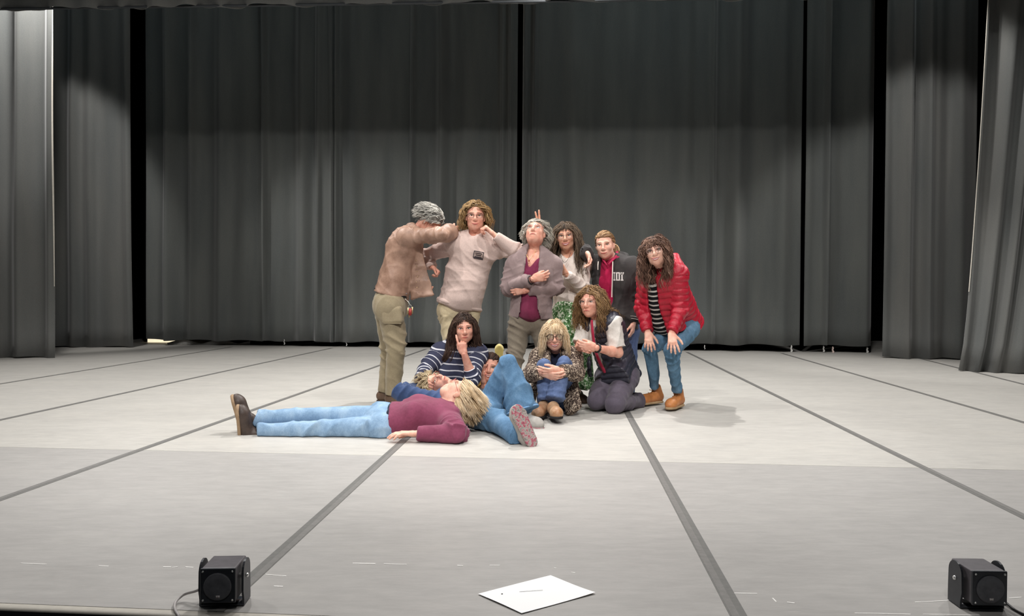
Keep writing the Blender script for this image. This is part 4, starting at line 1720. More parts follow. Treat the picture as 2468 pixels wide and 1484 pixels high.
decal(sw, J(1153, 615, -.15), unit((1, 0, -.18)), unit((.18, 0, 1)), .088, .068, plain('print_dark', '3d3436', .7), 'chest_print', sw, P.base, 14, 9, ray=(0, 1, 0), shape=pat)
P.trousers(fabric('cream_cotton', 'cdbd9c', 'bcab8a'), g=.012, thigh=.96, calf=1.4, hemr=(.075, .075), wr=.009, lam=.08, seed=23, seat=.086)
P.shoe(J(1092, 952), (-.1, -1, 0), UPZ, M_brshoe, M_dksole, L=.29)
P.shoe(J(1136, 954), (.15, -1, 0), UPZ, M_brshoe, M_dksole, L=.29)
P.finish()

# ---- 3: woman with crossed arms
P = Person('person with crossed arms in a mauve zip jacket over a burgundy top', 6.6, (1280, 965), 'pink', hs=1.04)
J = P.J
P.torso(J(1279, 762), J(1287, 612), (-.08, -1, .03), J(1243, 638), J(1330, 638), J(1257, 772), J(1303, 772), w=1.04, dep=.78)
P.arm('a', J(1238, 643), J(1224, 694, -.06), J(1284, 672, -.25))
P.arm('b', J(1334, 643), J(1342, 692, -.04), J(1268, 699, -.19))
P.hand('a', (.95, .1, .18), (-.1, -.2, 1), (.1, .9, 0), curl=(18, 20, 24, 28), pip=(30, 32, 34, 34), thumb=(18, 20))
P.hand('b', (-.9, .3, -.1), (0, -.3, 1), (0, 1, 0), curl=(15, 15, 15, 15))
P.leg('a', J(1252, 776), J(1240, 868, -.05), J(1240, 955))
P.leg('b', J(1306, 776), J(1314, 868, -.02), J(1318, 955))
P.head(J(1291, 562, -.02), (-.22, -.86, .46), (.10, .40, .9), mouth='sad', brow='8a7a70', glasses=('b7a9a4', .024, .019, .0013), neck=J(1288, 606, .03), fat=1.06, gaze=(.002, .003))
P.hair(H_silver, n=300, length=.10, seg=8, top=40, g=.22, vol=.95, side=.5, back=.6, curl=.009, cf=3.2, r=.0055, m=4, cl=.006, seed=31, front_u=.058, low=-.06, cap=1.07)
f = Field()
P.torso_prims(f, .012, hem=-.01, hemr=.165, bust=.022, belly=.02)
P.opening(f, [(J(1289, 585), .075), (J(1287, 612), .062), (J(1277, 648), .006)])
cloth('burgundy_top', f, .0075, fabric('burgundy_jersey', '81304e', '6c2440', scale=140), P.o, P.base, wr=.004, drape=.005, seed=32)
f = Field()
P.torso_prims(f, .030, hem=.015, hemr=.192, sh=.008, bust=.022, belly=.02)
f.add(J(1262, 604, .09), J(1316, 604, .09), .030, .030, k=.04)
for dx in (-1, 1):
    f.add(J(1287 + dx * 24, 603, .06), J(1287 + dx * 17, 634, -.14), .020, .014, k=.025)
P.opening(f, [(J(1288, 585), .05), (J(1286, 625), .056), (J(1280, 690), .080), (J(1277, 840), .11)])
P.sleeve(f, 'a', .014, r=1.14, end=.90, reg=1)
P.sleeve(f, 'b', .014, r=1.14, end=.94, reg=2)
M_hd = fabric('mauve_fleece', '8d7a78', '7b6968', scale=120, blotch=8)
hd = cloth('zip_jacket', f, .0085, M_hd, P.o, P.base, wr=.008, lam=.06, drape=.006, seed=33)
pts = curve_pts([J(1268, 596, -.10), J(1277, 622, -.165), J(1274, 624, -.17), J(1282, 600, -.1)], 4)
v, fc = tubes(curve_pts([J(1266, 602, -.075), J(1270, 617, -.115), J(1276, 626, -.13), J(1284, 616, -.125), J(1292, 602, -.085)], 18), np.full(18, .0016), 5)
nk = new_mesh('necklace', v, fc, plain('gold_chain', 'c9a46a', .3, .8), P.o, P.base)
new_mesh('pendant', *sphere_vf(J(1275, 628, -.135), (.007, .004, .009), 8, 6), plain('amber', '9c4a2c', .3), nk, P.base)
el, wr_ = P.arms['a'][1], P.arms['a'][2]
new_mesh('bracelet', *ring_around(wr_ - unit(wr_ - el) * .004, wr_ - el, .031, .0035), plain('dark_bracelet', '4a2424', .5), P.o, P.base)
new_mesh('wristwatch', *ring_around(wr_ - unit(wr_ - el) * .022 + np.array([0, 0, -.004]), wr_ - el, .034, .005), plain('black_strap', '1a1a1c', .4), P.o, P.base)
P.trousers(fabric('grey_khaki_cord', '857b6c', '746a5c'), g=.012, thigh=1.05, calf=1.3, hemr=(.07, .07), wr=.008, lam=.05, seed=35, seat=.094)
P.shoe(J(1246, 957), (-.2, -1, 0), UPZ, M_brshoe, M_dksole)
P.shoe(J(1318, 957), (.2, -1, 0), UPZ, M_brshoe, M_dksole)
P.finish()

# ---- 4: woman in the white lace top
P = Person('person in a white lace top, necklace and green patterned skirt', 6.95, (1372, 960), 'tan', hs=1.05)
J = P.J
P.torso(J(1374, 752), J(1372, 622), (-.35, -.94, 0), J(1340, 632, .06), J(1404, 634, -.06), J(1352, 765), J(1394, 765), w=.92)
P.arm('a', J(1338, 634, .06), J(1312, 640, .16), J(1303, 556, -.12))
P.arm('b', J(1404, 636, -.06), J(1405, 696, -.13), J(1364, 660, -.27))
P.hand('a', (.0, 0, 1), (-1, 0, 0), (0, -1, 0), curl=(4, 4, 90, 95), pip=(4, 4, 80, 80), spread=10, thumb=(20, 70), size=1.0)
P.hand('b', (-.55, -.15, .8), (-.6, .6, -.2), (-.7, .5, -.3), curl=(12, 12, 14, 18), pip=(15, 15, 18, 20), spread=2, thumb=(15, 15))
P.leg('a', J(1355, 768), J(1356, 860, -.04), J(1358, 945))
P.leg('b', J(1392, 768), J(1394, 860, -.04), J(1394, 945))
P.head(J(1364, 570, -.06), (-.16, -1, -.03), (-.10, 0, 1), mouth='open', brow='40322a', glasses=('8d8078', .025, .022, .0016), neck=J(1370, 612, .0), lip=M_lip2)
f = Field()
P.torso_prims(f, .012, hem=-.02, hemr=.160, bust=.018)
P.sleeve(f, 'a', .010, end=.95, reg=1)
P.sleeve(f, 'b', .012, r=1.08, end=.93, reg=2, cuff=.045)
f.sub(Ell(J(1368, 606, -.06), np.eye(3), (.05, .11, .07), k=.012))
coll = list(f.p)
cloth('lace_top', f, .0075, speckle('white_lace', 'c9b8ac', 'dccfc6', 'eee6de', 210, .62, .42), P.o, P.base, wr=.006, lam=.045, drape=.005, seed=42)
P.hair(H_dark, n=290, length=.40, seg=12, top=50, g=.45, vol=.35, side=.8, back=.05, curl=.008, cf=1.4, r=.005, m=4, cl=.007, seed=41, front_u=.058, low=-.06, colliders=coll, fside=.071)
v, fc = tubes(curve_pts([J(1350, 610, -.10), J(1356, 628, -.165), J(1362, 632, -.175), J(1370, 622, -.16), J(1376, 608, -.11)], 16), np.full(16, .0018), 5)
new_mesh('necklace', v, fc, plain('dark_cord', '2c2522', .6), P.o, P.base)
f = Field()
f.add(P.pelvis + P.up * .10, P.pelvis - np.array([0, 0, .05]), .135, .165, n=P.front, fs=.8, k=.04, capa=True)
f.add(P.pelvis - np.array([0, 0, .05]), np.array([P.pelvis[0], P.pelvis[1], .12]), .165, .22, n=P.front, fs=.85, k=.04, capb=True)


def pleats(v, al, rg):
    a_ = np.arctan2(v[:, 1] - P.pelvis[1], v[:, 0] - P.pelvis[0])
    return .010 * np.sin(a_ * 15 + 1.5 * np.sin(v[:, 2] * 6)) * np.clip((P.pelvis[2] + .05 - v[:, 2]) / .3, 0, 1)


cloth('skirt', f, .009, speckle('green_print', '2f4a2c', '5f8a55', 'e4ead8', 60, .55, .45), P.o, P.base, wr=0, drape=.005, seed=43, fn=pleats)
P.shoe(J(1358, 947), (-.2, -1, 0), UPZ, M_brshoe, M_dksole)
P.shoe(J(1394, 947), (.2, -1, 0), UPZ, M_brshoe, M_dksole)
P.finish()

# ---- 5: young woman in the black hoodie
P = Person('person in an open black hoodie over a crimson polo shirt', 7.0, (1490, 960), 'fair', hs=1.06)
J = P.J
P.torso(J(1492, 782), J(1475, 632), (-.3, -.95, 0), J(1438, 640, .06), J(1516, 646, -.08), J(1470, 795), J(1512, 795), w=1.02)
P.arm('a', J(1436, 642, .05), J(1400, 607, -.03), J(1416, 610, -.23))
P.arm('b', J(1518, 648, -.08), J(1536, 718, -.03), J(1527, 778, -.10))
P.hand('a', (.28, -.30, -.9), (.3, -.9, 0), (-1, .1, 0), curl=(35, 40, 42, 45), pip=(25, 28, 28, 30), thumb=(20, 20), size=.95, spread=3)
P.hand('b', (-.15, -.2, -.95), (-.4, -.9, 0), (-1, .2, 0), curl=(22, 25, 28, 30))
P.leg('a', J(1470, 798), J(1474, 878, -.05), J(1474, 945))
P.leg('b', J(1514, 798), J(1518, 878, -.05), J(1516, 945))
P.head(J(1458, 591, -.08), (-.28, -.95, -.06), (-.10, 0, 1), mouth='smile', brow='8a6a48', neck=J(1472, 625, -.01))
P.hair(H_dkblond, n=330, seg=8, tie=(-.03, -.112, .0), r=.0058, m=4, cl=.0025, seed=51, front_u=.060, low=-.06, clear=False, cap=1.08, curl=.002)
tp = P.L(-.03, -.112, .0)
rg_ = np.random.RandomState(5)
pts = []
for i in range(34):
    o_ = rg_.normal(size=3) * .010
    pts.append(curve_pts([tp + o_ * .4, tp + np.array([.034, .02, -.012]) + o_, tp + np.array([.044, .0, -.07]) + o_ * 1.4, tp + np.array([.034, -.01, -.14 - .03 * rg_.rand()]) + o_ * 1.2], 9))
v, fc = tubes(np.array(pts), np.array([.005, .006, .006, .006, .006, .005, .005, .004, .002]), 5)
new_mesh('ponytail', v, fc, H_dkblond, P.o, P.base, attrs={'rnd': np.repeat(rg_.rand(34), 45)})
f = Field()
P.torso_prims(f, .010, hem=.0, hemr=.155, bust=.012)
f.sub(Prim(J(1464, 616, -.16), J(1463, 640, -.2), .030, .006, k=.01))
f.sub(Ell(J(1470, 612, -.03), np.eye(3), (.058, .10, .04), k=.01))
po = cloth('polo_shirt', f, .0075, fabric('crimson_pique', 'b81c4c', '9a1640', scale=160), P.o, P.base, wr=.004, drape=.006, seed=52)
vf = [tubes(curve_pts([J(1487, 606, .03), J(1484, 618, -.08), J(1474, 629, -.15), J(1466, 638, -.165)], 10), np.linspace(.017, .010, 10), 6, .6),
      tubes(curve_pts([J(1452, 612, .03), J(1452, 622, -.08), J(1458, 632, -.15), J(1463, 640, -.165)], 10), np.linspace(.015, .009, 10), 6, .6)]
new_mesh('collar', *merge(vf), fabric('crimson_pique', 'b81c4c'), po, P.base)
f = Field()
P.torso_prims(f, .032, hem=.06, hemr=.180, sh=.008, bust=.012)
f.add(J(1444, 622, .10), J(1506, 618, .06), .042, .042, k=.04)
for dx, x2 in ((-22, 1447), (25, 1487)):
    f.add(J(1474 + dx, 615, .06), J(x2, 648, -.13), .024, .014, k=.03)
P.opening(f, [(J(1468, 600), .05), (J(1464, 640), .060), (J(1463, 720), .062), (J(1466, 880), .07)])
P.sleeve(f, 'a', .020, r=1.12, end=.93, reg=1)
P.sleeve(f, 'b', .022, r=1.16, end=.93, reg=2)
M_bk = fabric('black_sweat', '3c3837', '2e2b2b', scale=110, blotch=6)
hd = cloth('hoodie', f, .0085, M_bk, P.o, P.base, wr=.009, lam=.07, drape=.007, seed=53)
sl = P.arms['b']
cu = sl[1] + (sl[2] - sl[1]) * .82
M_wst = plain('white_cuff_stripe', 'a9a49d', .8)
for q in (0, .022):
    new_mesh('cuff_stripe', *ring_around(cu + unit(sl[2] - sl[1]) * q, sl[2] - sl[1], .063 - q * .1, .003), M_wst, hd, P.base)
for a_, b_, c_ in (((1477, 630), (1476, 660), (1474.5, 716)), ((1442, 630), (1441, 640), (1441, 650))):
    y_ = -.215 if a_[0] > 1460 else -.15
    v, fc = tubes(curve_pts([J(*a_, y_), J(*b_, y_ - .012), J(*c_, y_ - .008)], 12), np.full(12, .0048), 6)
    new_mesh('drawstring', v, fc, plain('white_cord', 'e3dcd2', .8), hd, P.base)
pat = ["###.######.##.##",
       ".#..##..##.#..#.",
       ".#..##..##..##..",
       ".#..##..##..##..",
       ".#..##..##..##..",
       ".#..##..##..##..",
       "###.######.####."]
decal(hd, J(1491, 666, -.16), unit((1, .2, -.02)), UPZ, .094, .075, plain('white_flock', 'cfc8c4', .8), 'chest_lettering', hd, P.base, 16, 7, ray=(0.05, 1, 0), shape=pat)
P.trousers(J_indigo, g=.008, calf=1.1, seed=55, h=.012)
P.shoe(J(1474, 947), (-.2, -1, 0), UPZ, M_brshoe, M_dksole)
P.shoe(J(1516, 947), (.2, -1, 0), UPZ, M_brshoe, M_dksole)
P.finish()

# ---- 6: woman in the red puffer jacket
P = Person('person in a red quilted jacket bending with hands on knees', 6.45, (1605, 980), 'fair', hs=1.0)
J = P.J
P.torso(J(1648, 776, .32), J(1597, 652, -.06), (-.62, -.72, -.35), J(1560, 660, .06), J(1634, 658, -.17), J(1630, 782, .40), J(1657, 792, .20), w=1.0, dep=.8)
P.arm('a', J(1557, 664, .05), J(1547, 742, .07), J(1561, 800, -.04), r=.95)
P.arm('b', J(1636, 664, -.18), J(1640, 746, -.16), J(1618, 802, -.27), r=.95)
P.hand('a', (.02, -.55, -.8), (.9, -.1, .1), (0, .5, -.6), curl=(22, 25, 28, 30), pip=(22, 24, 26, 28), spread=10, thumb=(45, 15))
P.hand('b', (.0, -.5, -.85), (.95, -.2, 0), (0, .6, -.5), curl=(15, 18, 22, 26), pip=(18, 20, 24, 26), spread=12, thumb=(50, 12))
P.leg('a', J(1628, 788, .38), J(1566, 840, .03), J(1580, 945, .26))
P.leg('b', J(1658, 796, .18), J(1619, 846, -.20), J(1633, 953, .05))
P.head(J(1580, 606, -.22), (-.30, -.95, .02), (-.20, .03, 1), mouth='open', brow='3c2a22', glasses=('c9a9a0', .025, .020, .0012), neck=J(1597, 645, -.06), lip=M_lip2)
f = Field()
P.torso_prims(f, .004, hem=-.0, hemr=.15, bust=.02)
f.add(J(1582, 690, -.05), J(1597, 778, .12), .10, .105, k=.06)
f.sub(Ell(J(1590, 632, -.14), np.eye(3), (.05, .09, .05), k=.01))
cloth('striped_shirt', f, .0075, stripes('black_white_stripes', '17171a', 'd8d4cc', .042, .34), P.o, P.base, wr=.003, drape=.003, seed=62, spine=(P.chest, -P.up))
f = Field()
P.torso_prims(f, .026, hem=.02, hemr=.18, sh=.004)
f.add(J(1568, 640, .10), J(1625, 636, -.02), .035, .035, k=.03)
f.add(J(1626, 622, .06), J(1637, 650, -.02), .045, .05, k=.05)
f.add(J(1584, 690, -.05), J(1600, 790, .12), .125, .135, k=.06, capb=True)
f.add(J(1552, 672, -.02), J(1566, 792, .05), .05, .055, k=.05, capb=True)
f.add(J(1612, 680, -.16), J(1628, 792, .02), .07, .085, k=.06, capb=True)
vd = np.array([-.25, -.97, 0])
for (a_, wa), (b_, wb) in (((J(1578, 625, -.20), .045), (J(1568, 665, -.18), .040)), ((J(1568, 665, -.18), .040), (J(1576, 740, -.05), .044)), ((J(1576, 740, -.05), .044), (J(1596, 830, .08), .075))):
    f.sub(Prim(a_, b_, wa, wb, n=vd, fs=.24 / max(wa, wb), k=.010))
P.sleeve(f, 'a', .016, r=1.08, end=.94, reg=1, cuff=.046)
P.sleeve(f, 'b', .018, r=1.14, end=.94, reg=2, cuff=.048)
coll = list(f.p)
M_red = shiny('red_nylon', 'b3152f', .42)
cloth('puffer_jacket', f, .0075, M_red, P.o, P.base, wr=.003, lam=.05, drape=.003, seed=63, quilt=(.052, .0115), spine=(P.chest, -P.up))
v, fc = tubes(curve_pts([J(1574, 690, -.13), J(1580, 720, -.13), J(1590, 752, -.11), J(1606, 790, -.02)], 16), np.full(16, .004), 5)
P.hair(H_curl, n=400, length=.25, seg=16, g=.34, vol=.32, side=.7, back=.0, curl=.010, cf=2.0, r=.0052, m=4, cl=.009, seed=61, front_u=.052, low=-.06, bangs=46, blen=.075, colliders=coll, fside=.072, cap=1.07)
P.trousers(J_blue, g=.005, thigh=.98, calf=1.0, hemr=(.042, .042), wr=.008, lam=.045, seed=65, seat=.104, endk=.90)
M_tan = leather('tan_nubuck', 'c8834c', 'a8683a')
M_tsole = plain('tan_sole', 'a58a68', .8)
M_lace = plain('tan_lace', '8a5c38', .9)
P.shoe(J(1580, 948, .26), (-.80, -.60, 0), UPZ, M_tan, M_tsole, L=.29, boot=.075, laces=M_lace, name='boot')
P.shoe(J(1634, 956, .05), (-.55, -.83, 0), UPZ, M_tan, M_tsole, L=.29, boot=.075, laces=M_lace, name='boot')
P.finish()

# ---- 7: kneeling woman in the padded vest
P = Person('person kneeling in a dark padded vest with clasped hands', 6.4, (1475, 985), 'pink', hs=1.04)
J = P.J
P.torso(J(1494, 898, .20), J(1450, 768, .0), (-.55, -.83, .0), J(1412, 784, .10), J(1476, 780, -.10), J(1470, 905, .25), J(1508, 908, .12), w=1.0, dep=.76)
P.arm('a', J(1410, 788, .08), J(1394, 842, -.02), J(1398, 834, -.24))
P.arm('b', J(1480, 784, -.12), J(1490, 850, -.14), J(1436, 838, -.33), bare=True)
P.hand('a', (.35, -.85, -.1), (.2, .0, 1), (.8, .3, 0), curl=(40, 42, 44, 46), pip=(40, 42, 44, 44), thumb=(20, 30))
P.hand('b', (-.95, -.05, .12), (.1, -.2, 1), (-.1, .9, .2), curl=(22, 25, 28, 30), pip=(35, 36, 38, 38), spread=2, thumb=(20, 25))
P.leg('a', J(1468, 908, .24), J(1437, 966, -.10), J(1515, 966, .28))
P.leg('b', J(1508, 912, .10), J(1482, 972, -.20), J(1540, 966, .18))
P.head(J(1424, 728, -.06), (-.48, -.88, .0), (-.04, 0, 1), mouth='sad', brow='6a5040', glasses=('b09a90', .024, .019, .0013), neck=J(1444, 764, .0))
f = Field()
P.torso_prims(f, .008, hem=-.02, hemr=.14, bust=.012)
P.short_sleeve(f, 'a', .012, .75, 1)
P.short_sleeve(f, 'b', .014, .82, 2, 1.08)
f.sub(Ell(J(1440, 756, -.06), np.eye(3), (.05, .08, .05), k=.01))
cloth('white_tshirt', f, .0075, fabric('white_jersey', 'd9d2cb', 'c9c2bb'), P.o, P.base, wr=.004, drape=.005, seed=72)
f = Field()
P.torso_prims(f, .030, hem=.045, hemr=.182, sh=.0)
f.add(J(1420, 768, .06), J(1470, 764, -.04), .040, .040, k=.03)
f.add(J(1495, 885, .08), J(1482, 916, -.06), .13, .15, n=P.front, fs=.8, k=.05, capb=True, off=.45)
f.add(J(1428, 870, .02), J(1424, 900, .02), .05, .03, n=(0.3, 1, 0), fs=.4, k=.04)
P.opening(f, [(J(1436, 755, -.02), .04), (J(1436, 790, .05), .026), (J(1452, 870, .15), .036), (J(1455, 960, .25), .08)])
coll = list(f.p)
M_vest = shiny('navy_nylon', '34343f', .33)
cloth('padded_vest', f, .0075, M_vest, P.o, P.base, wr=.003, drape=.003, seed=73, quilt=(.055, .014), spine=(P.chest, -P.up))
v, fc = tubes(curve_pts([J(1426, 772, -.135), J(1428, 800, -.165), J(1434, 840, -.15), J(1444, 870, -.10), J(1456, 893, -.05)], 22), np.interp(np.linspace(0, 1, 22), [0, .3, 1], [.020, .024, .036]), 8, .45)
new_mesh('red_placket', v, fc, fabric('crimson_cotton', 'a8243f', '8c1c38'), P.o, P.base)
P.hair(H_wavy, n=290, length=.25, seg=11, top=50, g=.40, vol=.35, side=.8, back=.0, curl=.010, cf=1.8, r=.0055, m=4, cl=.008, seed=71, front_u=.060, low=-.06, colliders=coll, fside=.071, cap=1.06)
el, wr_ = P.arms['b'][1], P.arms['b'][2]
wt = new_mesh('wristwatch', *ring_around(wr_ - unit(wr_ - el) * .02, wr_ - el, .031, .009), plain('black_strap', '1a1a1c', .4), P.o, P.base)
P.trousers(fabric('plum_grey_twill', '5f5763', '504955'), g=.014, thigh=1.12, calf=1.2, hemr=(.06, .06), wr=.008, lam=.06, seed=75, seat=.108)
M_dshoe = fabric('dark_shoe_fabric', '4a4650')
P.shoe(J(1520, 964, .30), (.3, .5, -.55), (.6, .6, .8), M_dshoe, plain('cream_sole', 'c9bb9a', .7), L=.25)
P.shoe(J(1541, 962, .20), (.45, .35, -.8), (.85, .5, .5), M_dshoe, plain('cream_sole', 'c9bb9a', .7), L=.25)
P.finish()

# ---- 8: seated woman in the speckled coat
P = Person('person in a speckled tweed coat sitting and hugging knees', 6.2, (1338, 990), 'fair', hs=1.0)
J = P.J
P.torso(J(1346, 952, .26), J(1340, 850, .12), (-.03, -1, 0), J(1302, 862, .10), J(1380, 862, .12), J(1328, 958, .22), J(1364, 958, .22), w=.98)
P.arm('a', J(1300, 866, .08), J(1278, 902, -.10), J(1306, 898, -.30))
P.arm('b', J(1382, 866, .10), J(1390, 900, -.08), J(1350, 894, -.31))
P.hand('a', (.85, -.3, -.25), (.1, -.5, .8), (0, .6, -.5), curl=(18, 20, 22, 26), pip=(20, 24, 26, 28), spread=7, thumb=(25, 20), size=1.05)
P.hand('b', (-.9, -.25, -.1), (0, -.4, .9), (0, .7, -.4), curl=(18, 20, 22, 26), pip=(20, 24, 26, 28), thumb=(22, 20), size=1.05)
P.leg('a', J(1326, 958, .20), J(1312, 880, -.17), J(1316, 972, -.22))
P.leg('b', J(1364, 958, .20), J(1360, 876, -.17), J(1334, 972, -.33))
P.head(J(1336, 808, .0), (-.02, -1, -.10), (-.02, 0, 1), mouth='open', brow='8a7452', glasses=('3a2a28', .026, .023, .0024), neck=J(1339, 842, .10), lip=M_lip2)
f = Field()
P.torso_prims(f, .004)
cloth('navy_top', f, .009, fabric('navy_knit', '23263c'), P.o, P.base, wr=.003, drape=.003, seed=82)
f = Field()
P.torso_prims(f, .030, hem=-.02, hemr=.2, sh=.008)
P.opening(f, [(J(1339, 830, .1), .04), (J(1340, 870, .14), .05), (J(1340, 1000, .26), .10)])
P.sleeve(f, 'a', .016, r=1.12, end=.92, reg=1, cuff=.054)
P.sleeve(f, 'b', .016, r=1.12, end=.92, reg=2, cuff=.054)
f.add(J(1316, 852, -.02), J(1318, 880, -.08), .030, .034, k=.03)
f.add(J(1362, 852, -.02), J(1364, 880, -.08), .030, .034, k=.03)
f.add(J(1382, 905, .06), J(1382, 968, .0), .06, .07, n=(1, 0.3, 0), fs=.5, k=.04)
f.add(J(1372, 940, .0), J(1384, 992, -.16), .085, .088, n=(.5, 1, .2), fs=.25, k=.03, capb=True)
f.add(J(1292, 920, .08), J(1284, 960, .05), .05, .06, n=(1, -.2, 0), fs=.5, k=.04)
coll = list(f.p)
cloth('tweed_coat', f, .0075, speckle('brown_tweed', '2c2422', '54463f', 'c8b6a2', 105, .555, .45), P.o, P.base, wr=.005, drape=.005, seed=83)
P.hair(H_blond, n=300, length=.205, seg=9, top=40, g=.48, vol=.35, side=.8, back=.0, curl=.002, r=.0046, m=5, cl=.006, seed=81, front_u=.056, low=-.065, bangs=105, blen=.085, fside=.066, cap=1.07, lenvar=.08)
P.trousers(J_indigo, g=.004, thigh=.95, calf=1.2, hemr=(.062, .075), wr=.006, lam=.05, seed=85, seat=.11, ends=(.92, .9))
M_tan2 = leather('brown_tan_shoe', '8a6248', '5f4230')
P.shoe(J(1310, 974, -.24), (-.35, -.9, -.03), (0, -.05, 1), leather('cream_tan_shoe', 'b99a7c', '8e5f40'), plain('black_sole', '1d1b1c', .7), L=.25)
P.shoe(J(1334, 977, -.36), (.12, -.98, .05), (0, .05, 1), leather('cream_tan_shoe2', 'c2a283', '9a6a44'), plain('black_sole', '1d1b1c', .7), L=.25)
P.finish()

# ---- 9: seated woman in the striped jumper
P = Person('person seated in a navy and white striped jumper, finger on cheek', 6.4, (1100, 980), 'pink', hs=1.03)
J = P.J
P.torso(J(1100, 950, .16), J(1106, 838, .05), (.06, -1, 0), J(1060, 848, .05), J(1150, 848, .05), J(1078, 958, .14), J(1124, 958, .14), w=1.08)
P.arm('a', J(1058, 852, .05), J(1024, 893, -.10), J(1014, 917, -.26))
P.arm('b', J(1152, 852, .05), J(1138, 912, -.13), J(1119, 853, -.20), bare=True)
P.hand('a', (.45, -.8, -.1), (.3, .2, .9), (.6, .5, -.6), curl=(20, 22, 24, 26), thumb=(30, 15))
P.hand('b', (-.25, .05, .95), (-.85, .15, -.1), (.1, 1, -.1), curl=(8, 70, 78, 82), pip=(12, 70, 70, 70), thumb=(25, 45), spread=3)
P.leg('a', J(1076, 960, .12), J(1030, 962, -.12), J(1082, 974, -.22))
P.leg('b', J(1126, 960, .12), J(1168, 958, -.10), J(1120, 974, -.22))
P.head(J(1119, 790, -.06), (.10, -1, -.06), (-.05, 0, 1), mouth='neutral', brow='33241c', neck=J(1110, 832, .03))
f = Field()
P.torso_prims(f, .024, hem=.0, hemr=.18, bust=.02, sh=.006)
P.sleeve(f, 'a', .018, r=1.12, end=.95, reg=1, cuff=.052)
P.sleeve(f, 'b', .018, r=1.14, end=.42, reg=2, cuff=.052)
f.sub(Ell(J(1112, 826, -.04), np.eye(3), (.085, .12, .045), k=.012))
coll = list(f.p)
cloth('striped_jumper', f, .0075, stripes('navy_white_stripes', '41445a', 'e2e2e8', .052, .2, .1), P.o, P.base, wr=.007, lam=.06, drape=.006, seed=92, spine=(P.chest, -P.up))
P.hair(H_brun, n=280, length=.32, seg=11, top=50, g=.50, vol=.2, side=.7, back=.15, curl=.004, cf=1.2, r=.005, m=4, cl=.006, seed=91, front_u=.062, low=-.06, colliders=coll, fside=.073, part=.005, behind=True, cap=1.04)
P.trousers(fabric('slate_cotton', '454a55', '3a3f4a'), g=.012, thigh=1.05, calf=1.1, seed=95, seat=.115)
P.shoe(J(1084, 976, -.24), (.8, -.5, 0), UPZ, M_dshoe, M_dksole, L=.24)
P.shoe(J(1118, 976, -.24), (-.8, -.6, 0), UPZ, M_dshoe, M_dksole, L=.24)
P.finish()

# ---- 10: young woman lying on her front, chin in hand
P = Person('person lying face forward behind a raised knee, hand on cheek', 6.6, (1215, 975), 'pink', hs=1.02)
J = P.J
P.torso(J(1222, 950, .62), J(1200, 922, .14), (-.05, -.2, -1), J(1172, 928, .10), J(1236, 926, .12), J(1205, 955, .66), J(1240, 955, .66), w=.95)
P.arm('a', J(1170, 930, .10), J(1160, 965, -.14), J(1166, 925, -.17))
P.arm('b', J(1238, 928, .12), J(1258, 955, -.02), J(1215, 955, -.16))
P.hand('a', (.0, .1, 1), (-.5, -.8, 0), (.9, .1, 0), curl=(14, 16, 18, 20), pip=(16, 18, 20, 22), thumb=(25, 15))
P.hand('b', (-.95, -.2, -.1), (0, 0, 1), (0, 1, 0), curl=(20, 20, 20, 20))
P.leg('a', J(1208, 955, .68), J(1205, 950, 1.10), J(1203, 872, 1.14))
P.leg('b', J(1240, 955, .68), J(1245, 950, 1.12), J(1240, 930, 1.45))
P.head(J(1181, 884, -.08), (-.06, -1, .02), (.10, 0, 1), mouth='open', brow='2c201a', neck=J(1198, 920, .12))
P.hair(H_brun, n=300, seg=8, tie=(.0, -.115, .03), r=.0058, m=4, cl=.0025, seed=101, front_u=.060, low=-.06, clear=False, cap=1.05, curl=.002)
f = Field()
P.torso_prims(f, .022, hem=.0, hemr=.17, sh=.006)
P.sleeve(f, 'a', .016, r=1.1, end=.45, reg=1)
P.sleeve(f, 'b', .02, r=1.15, end=.9, reg=2)
cloth('mustard_jumper', f, .009, fabric('mustard_knit', 'cda24e', 'b88c3c', scale=60), P.o, P.base, wr=.007, drape=.006, seed=102)
P.trousers(fabric('cream_trousers', 'c9bd9d'), g=.008, seed=105, h=.012)
P.shoe(J(1203, 866, 1.14), (.02, -.35, 1), (.02, .95, .3), fabric('pale_sock', 'd8c98c'), fabric('yellow_sole', 'dccf8c', 'cbbb74', scale=40), L=.27, name='slipper', toer=.55, wid=.85)
P.shoe(J(1240, 930, 1.47), (.0, .9, -.3), (0, .3, 1), fabric('pale_sock', 'd8c98c'), fabric('yellow_sole', 'd8c878'), L=.25, name='slipper')
P.finish()

# ---- 11: person on their back with sandy curls, knee raised
P = Person('person lying face up in a navy jumper and flared jeans, knee raised', 5.75, (1150, 1010), 'pink', hs=1.02)
J = P.J
P.torso(J(1164, 990, -.08), J(1078, 962, .30), (.15, -.35, .9), J(1058, 975, .17), J(1082, 945, .45), J(1146, 1002, -.16), J(1174, 990, .0), w=1.0)
P.arm('a', J(1056, 968, .15), J(962, 946, .18), J(1015, 938, .42))
P.arm('b', J(1084, 948, .45), J(1120, 965, .5), J(1130, 960, .25))
P.hand('a', (.7, .3, .2), (0, -.3, 1), (0, 0, 1), curl=(15, 15, 15, 15))
P.hand('b', (.2, -.9, .1), (1, 0, 0), (0, 0, -1), curl=(20, 20, 20, 20))
P.leg('a', J(1144, 1004, -.16), J(1196, 1014, -.50), J(1254, 1052, -.86))
P.leg('b', J(1172, 992, .0), J(1224, 876, -.03), J(1262, 1000, -.12))
P.head(J(1050, 928, .36), (.10, -.62, .75), (-.92, -.02, .12), mouth='neutral', brow='9a8464', glasses=('8a4030', .024, .019, .0016), neck=J(1074, 955, .32))
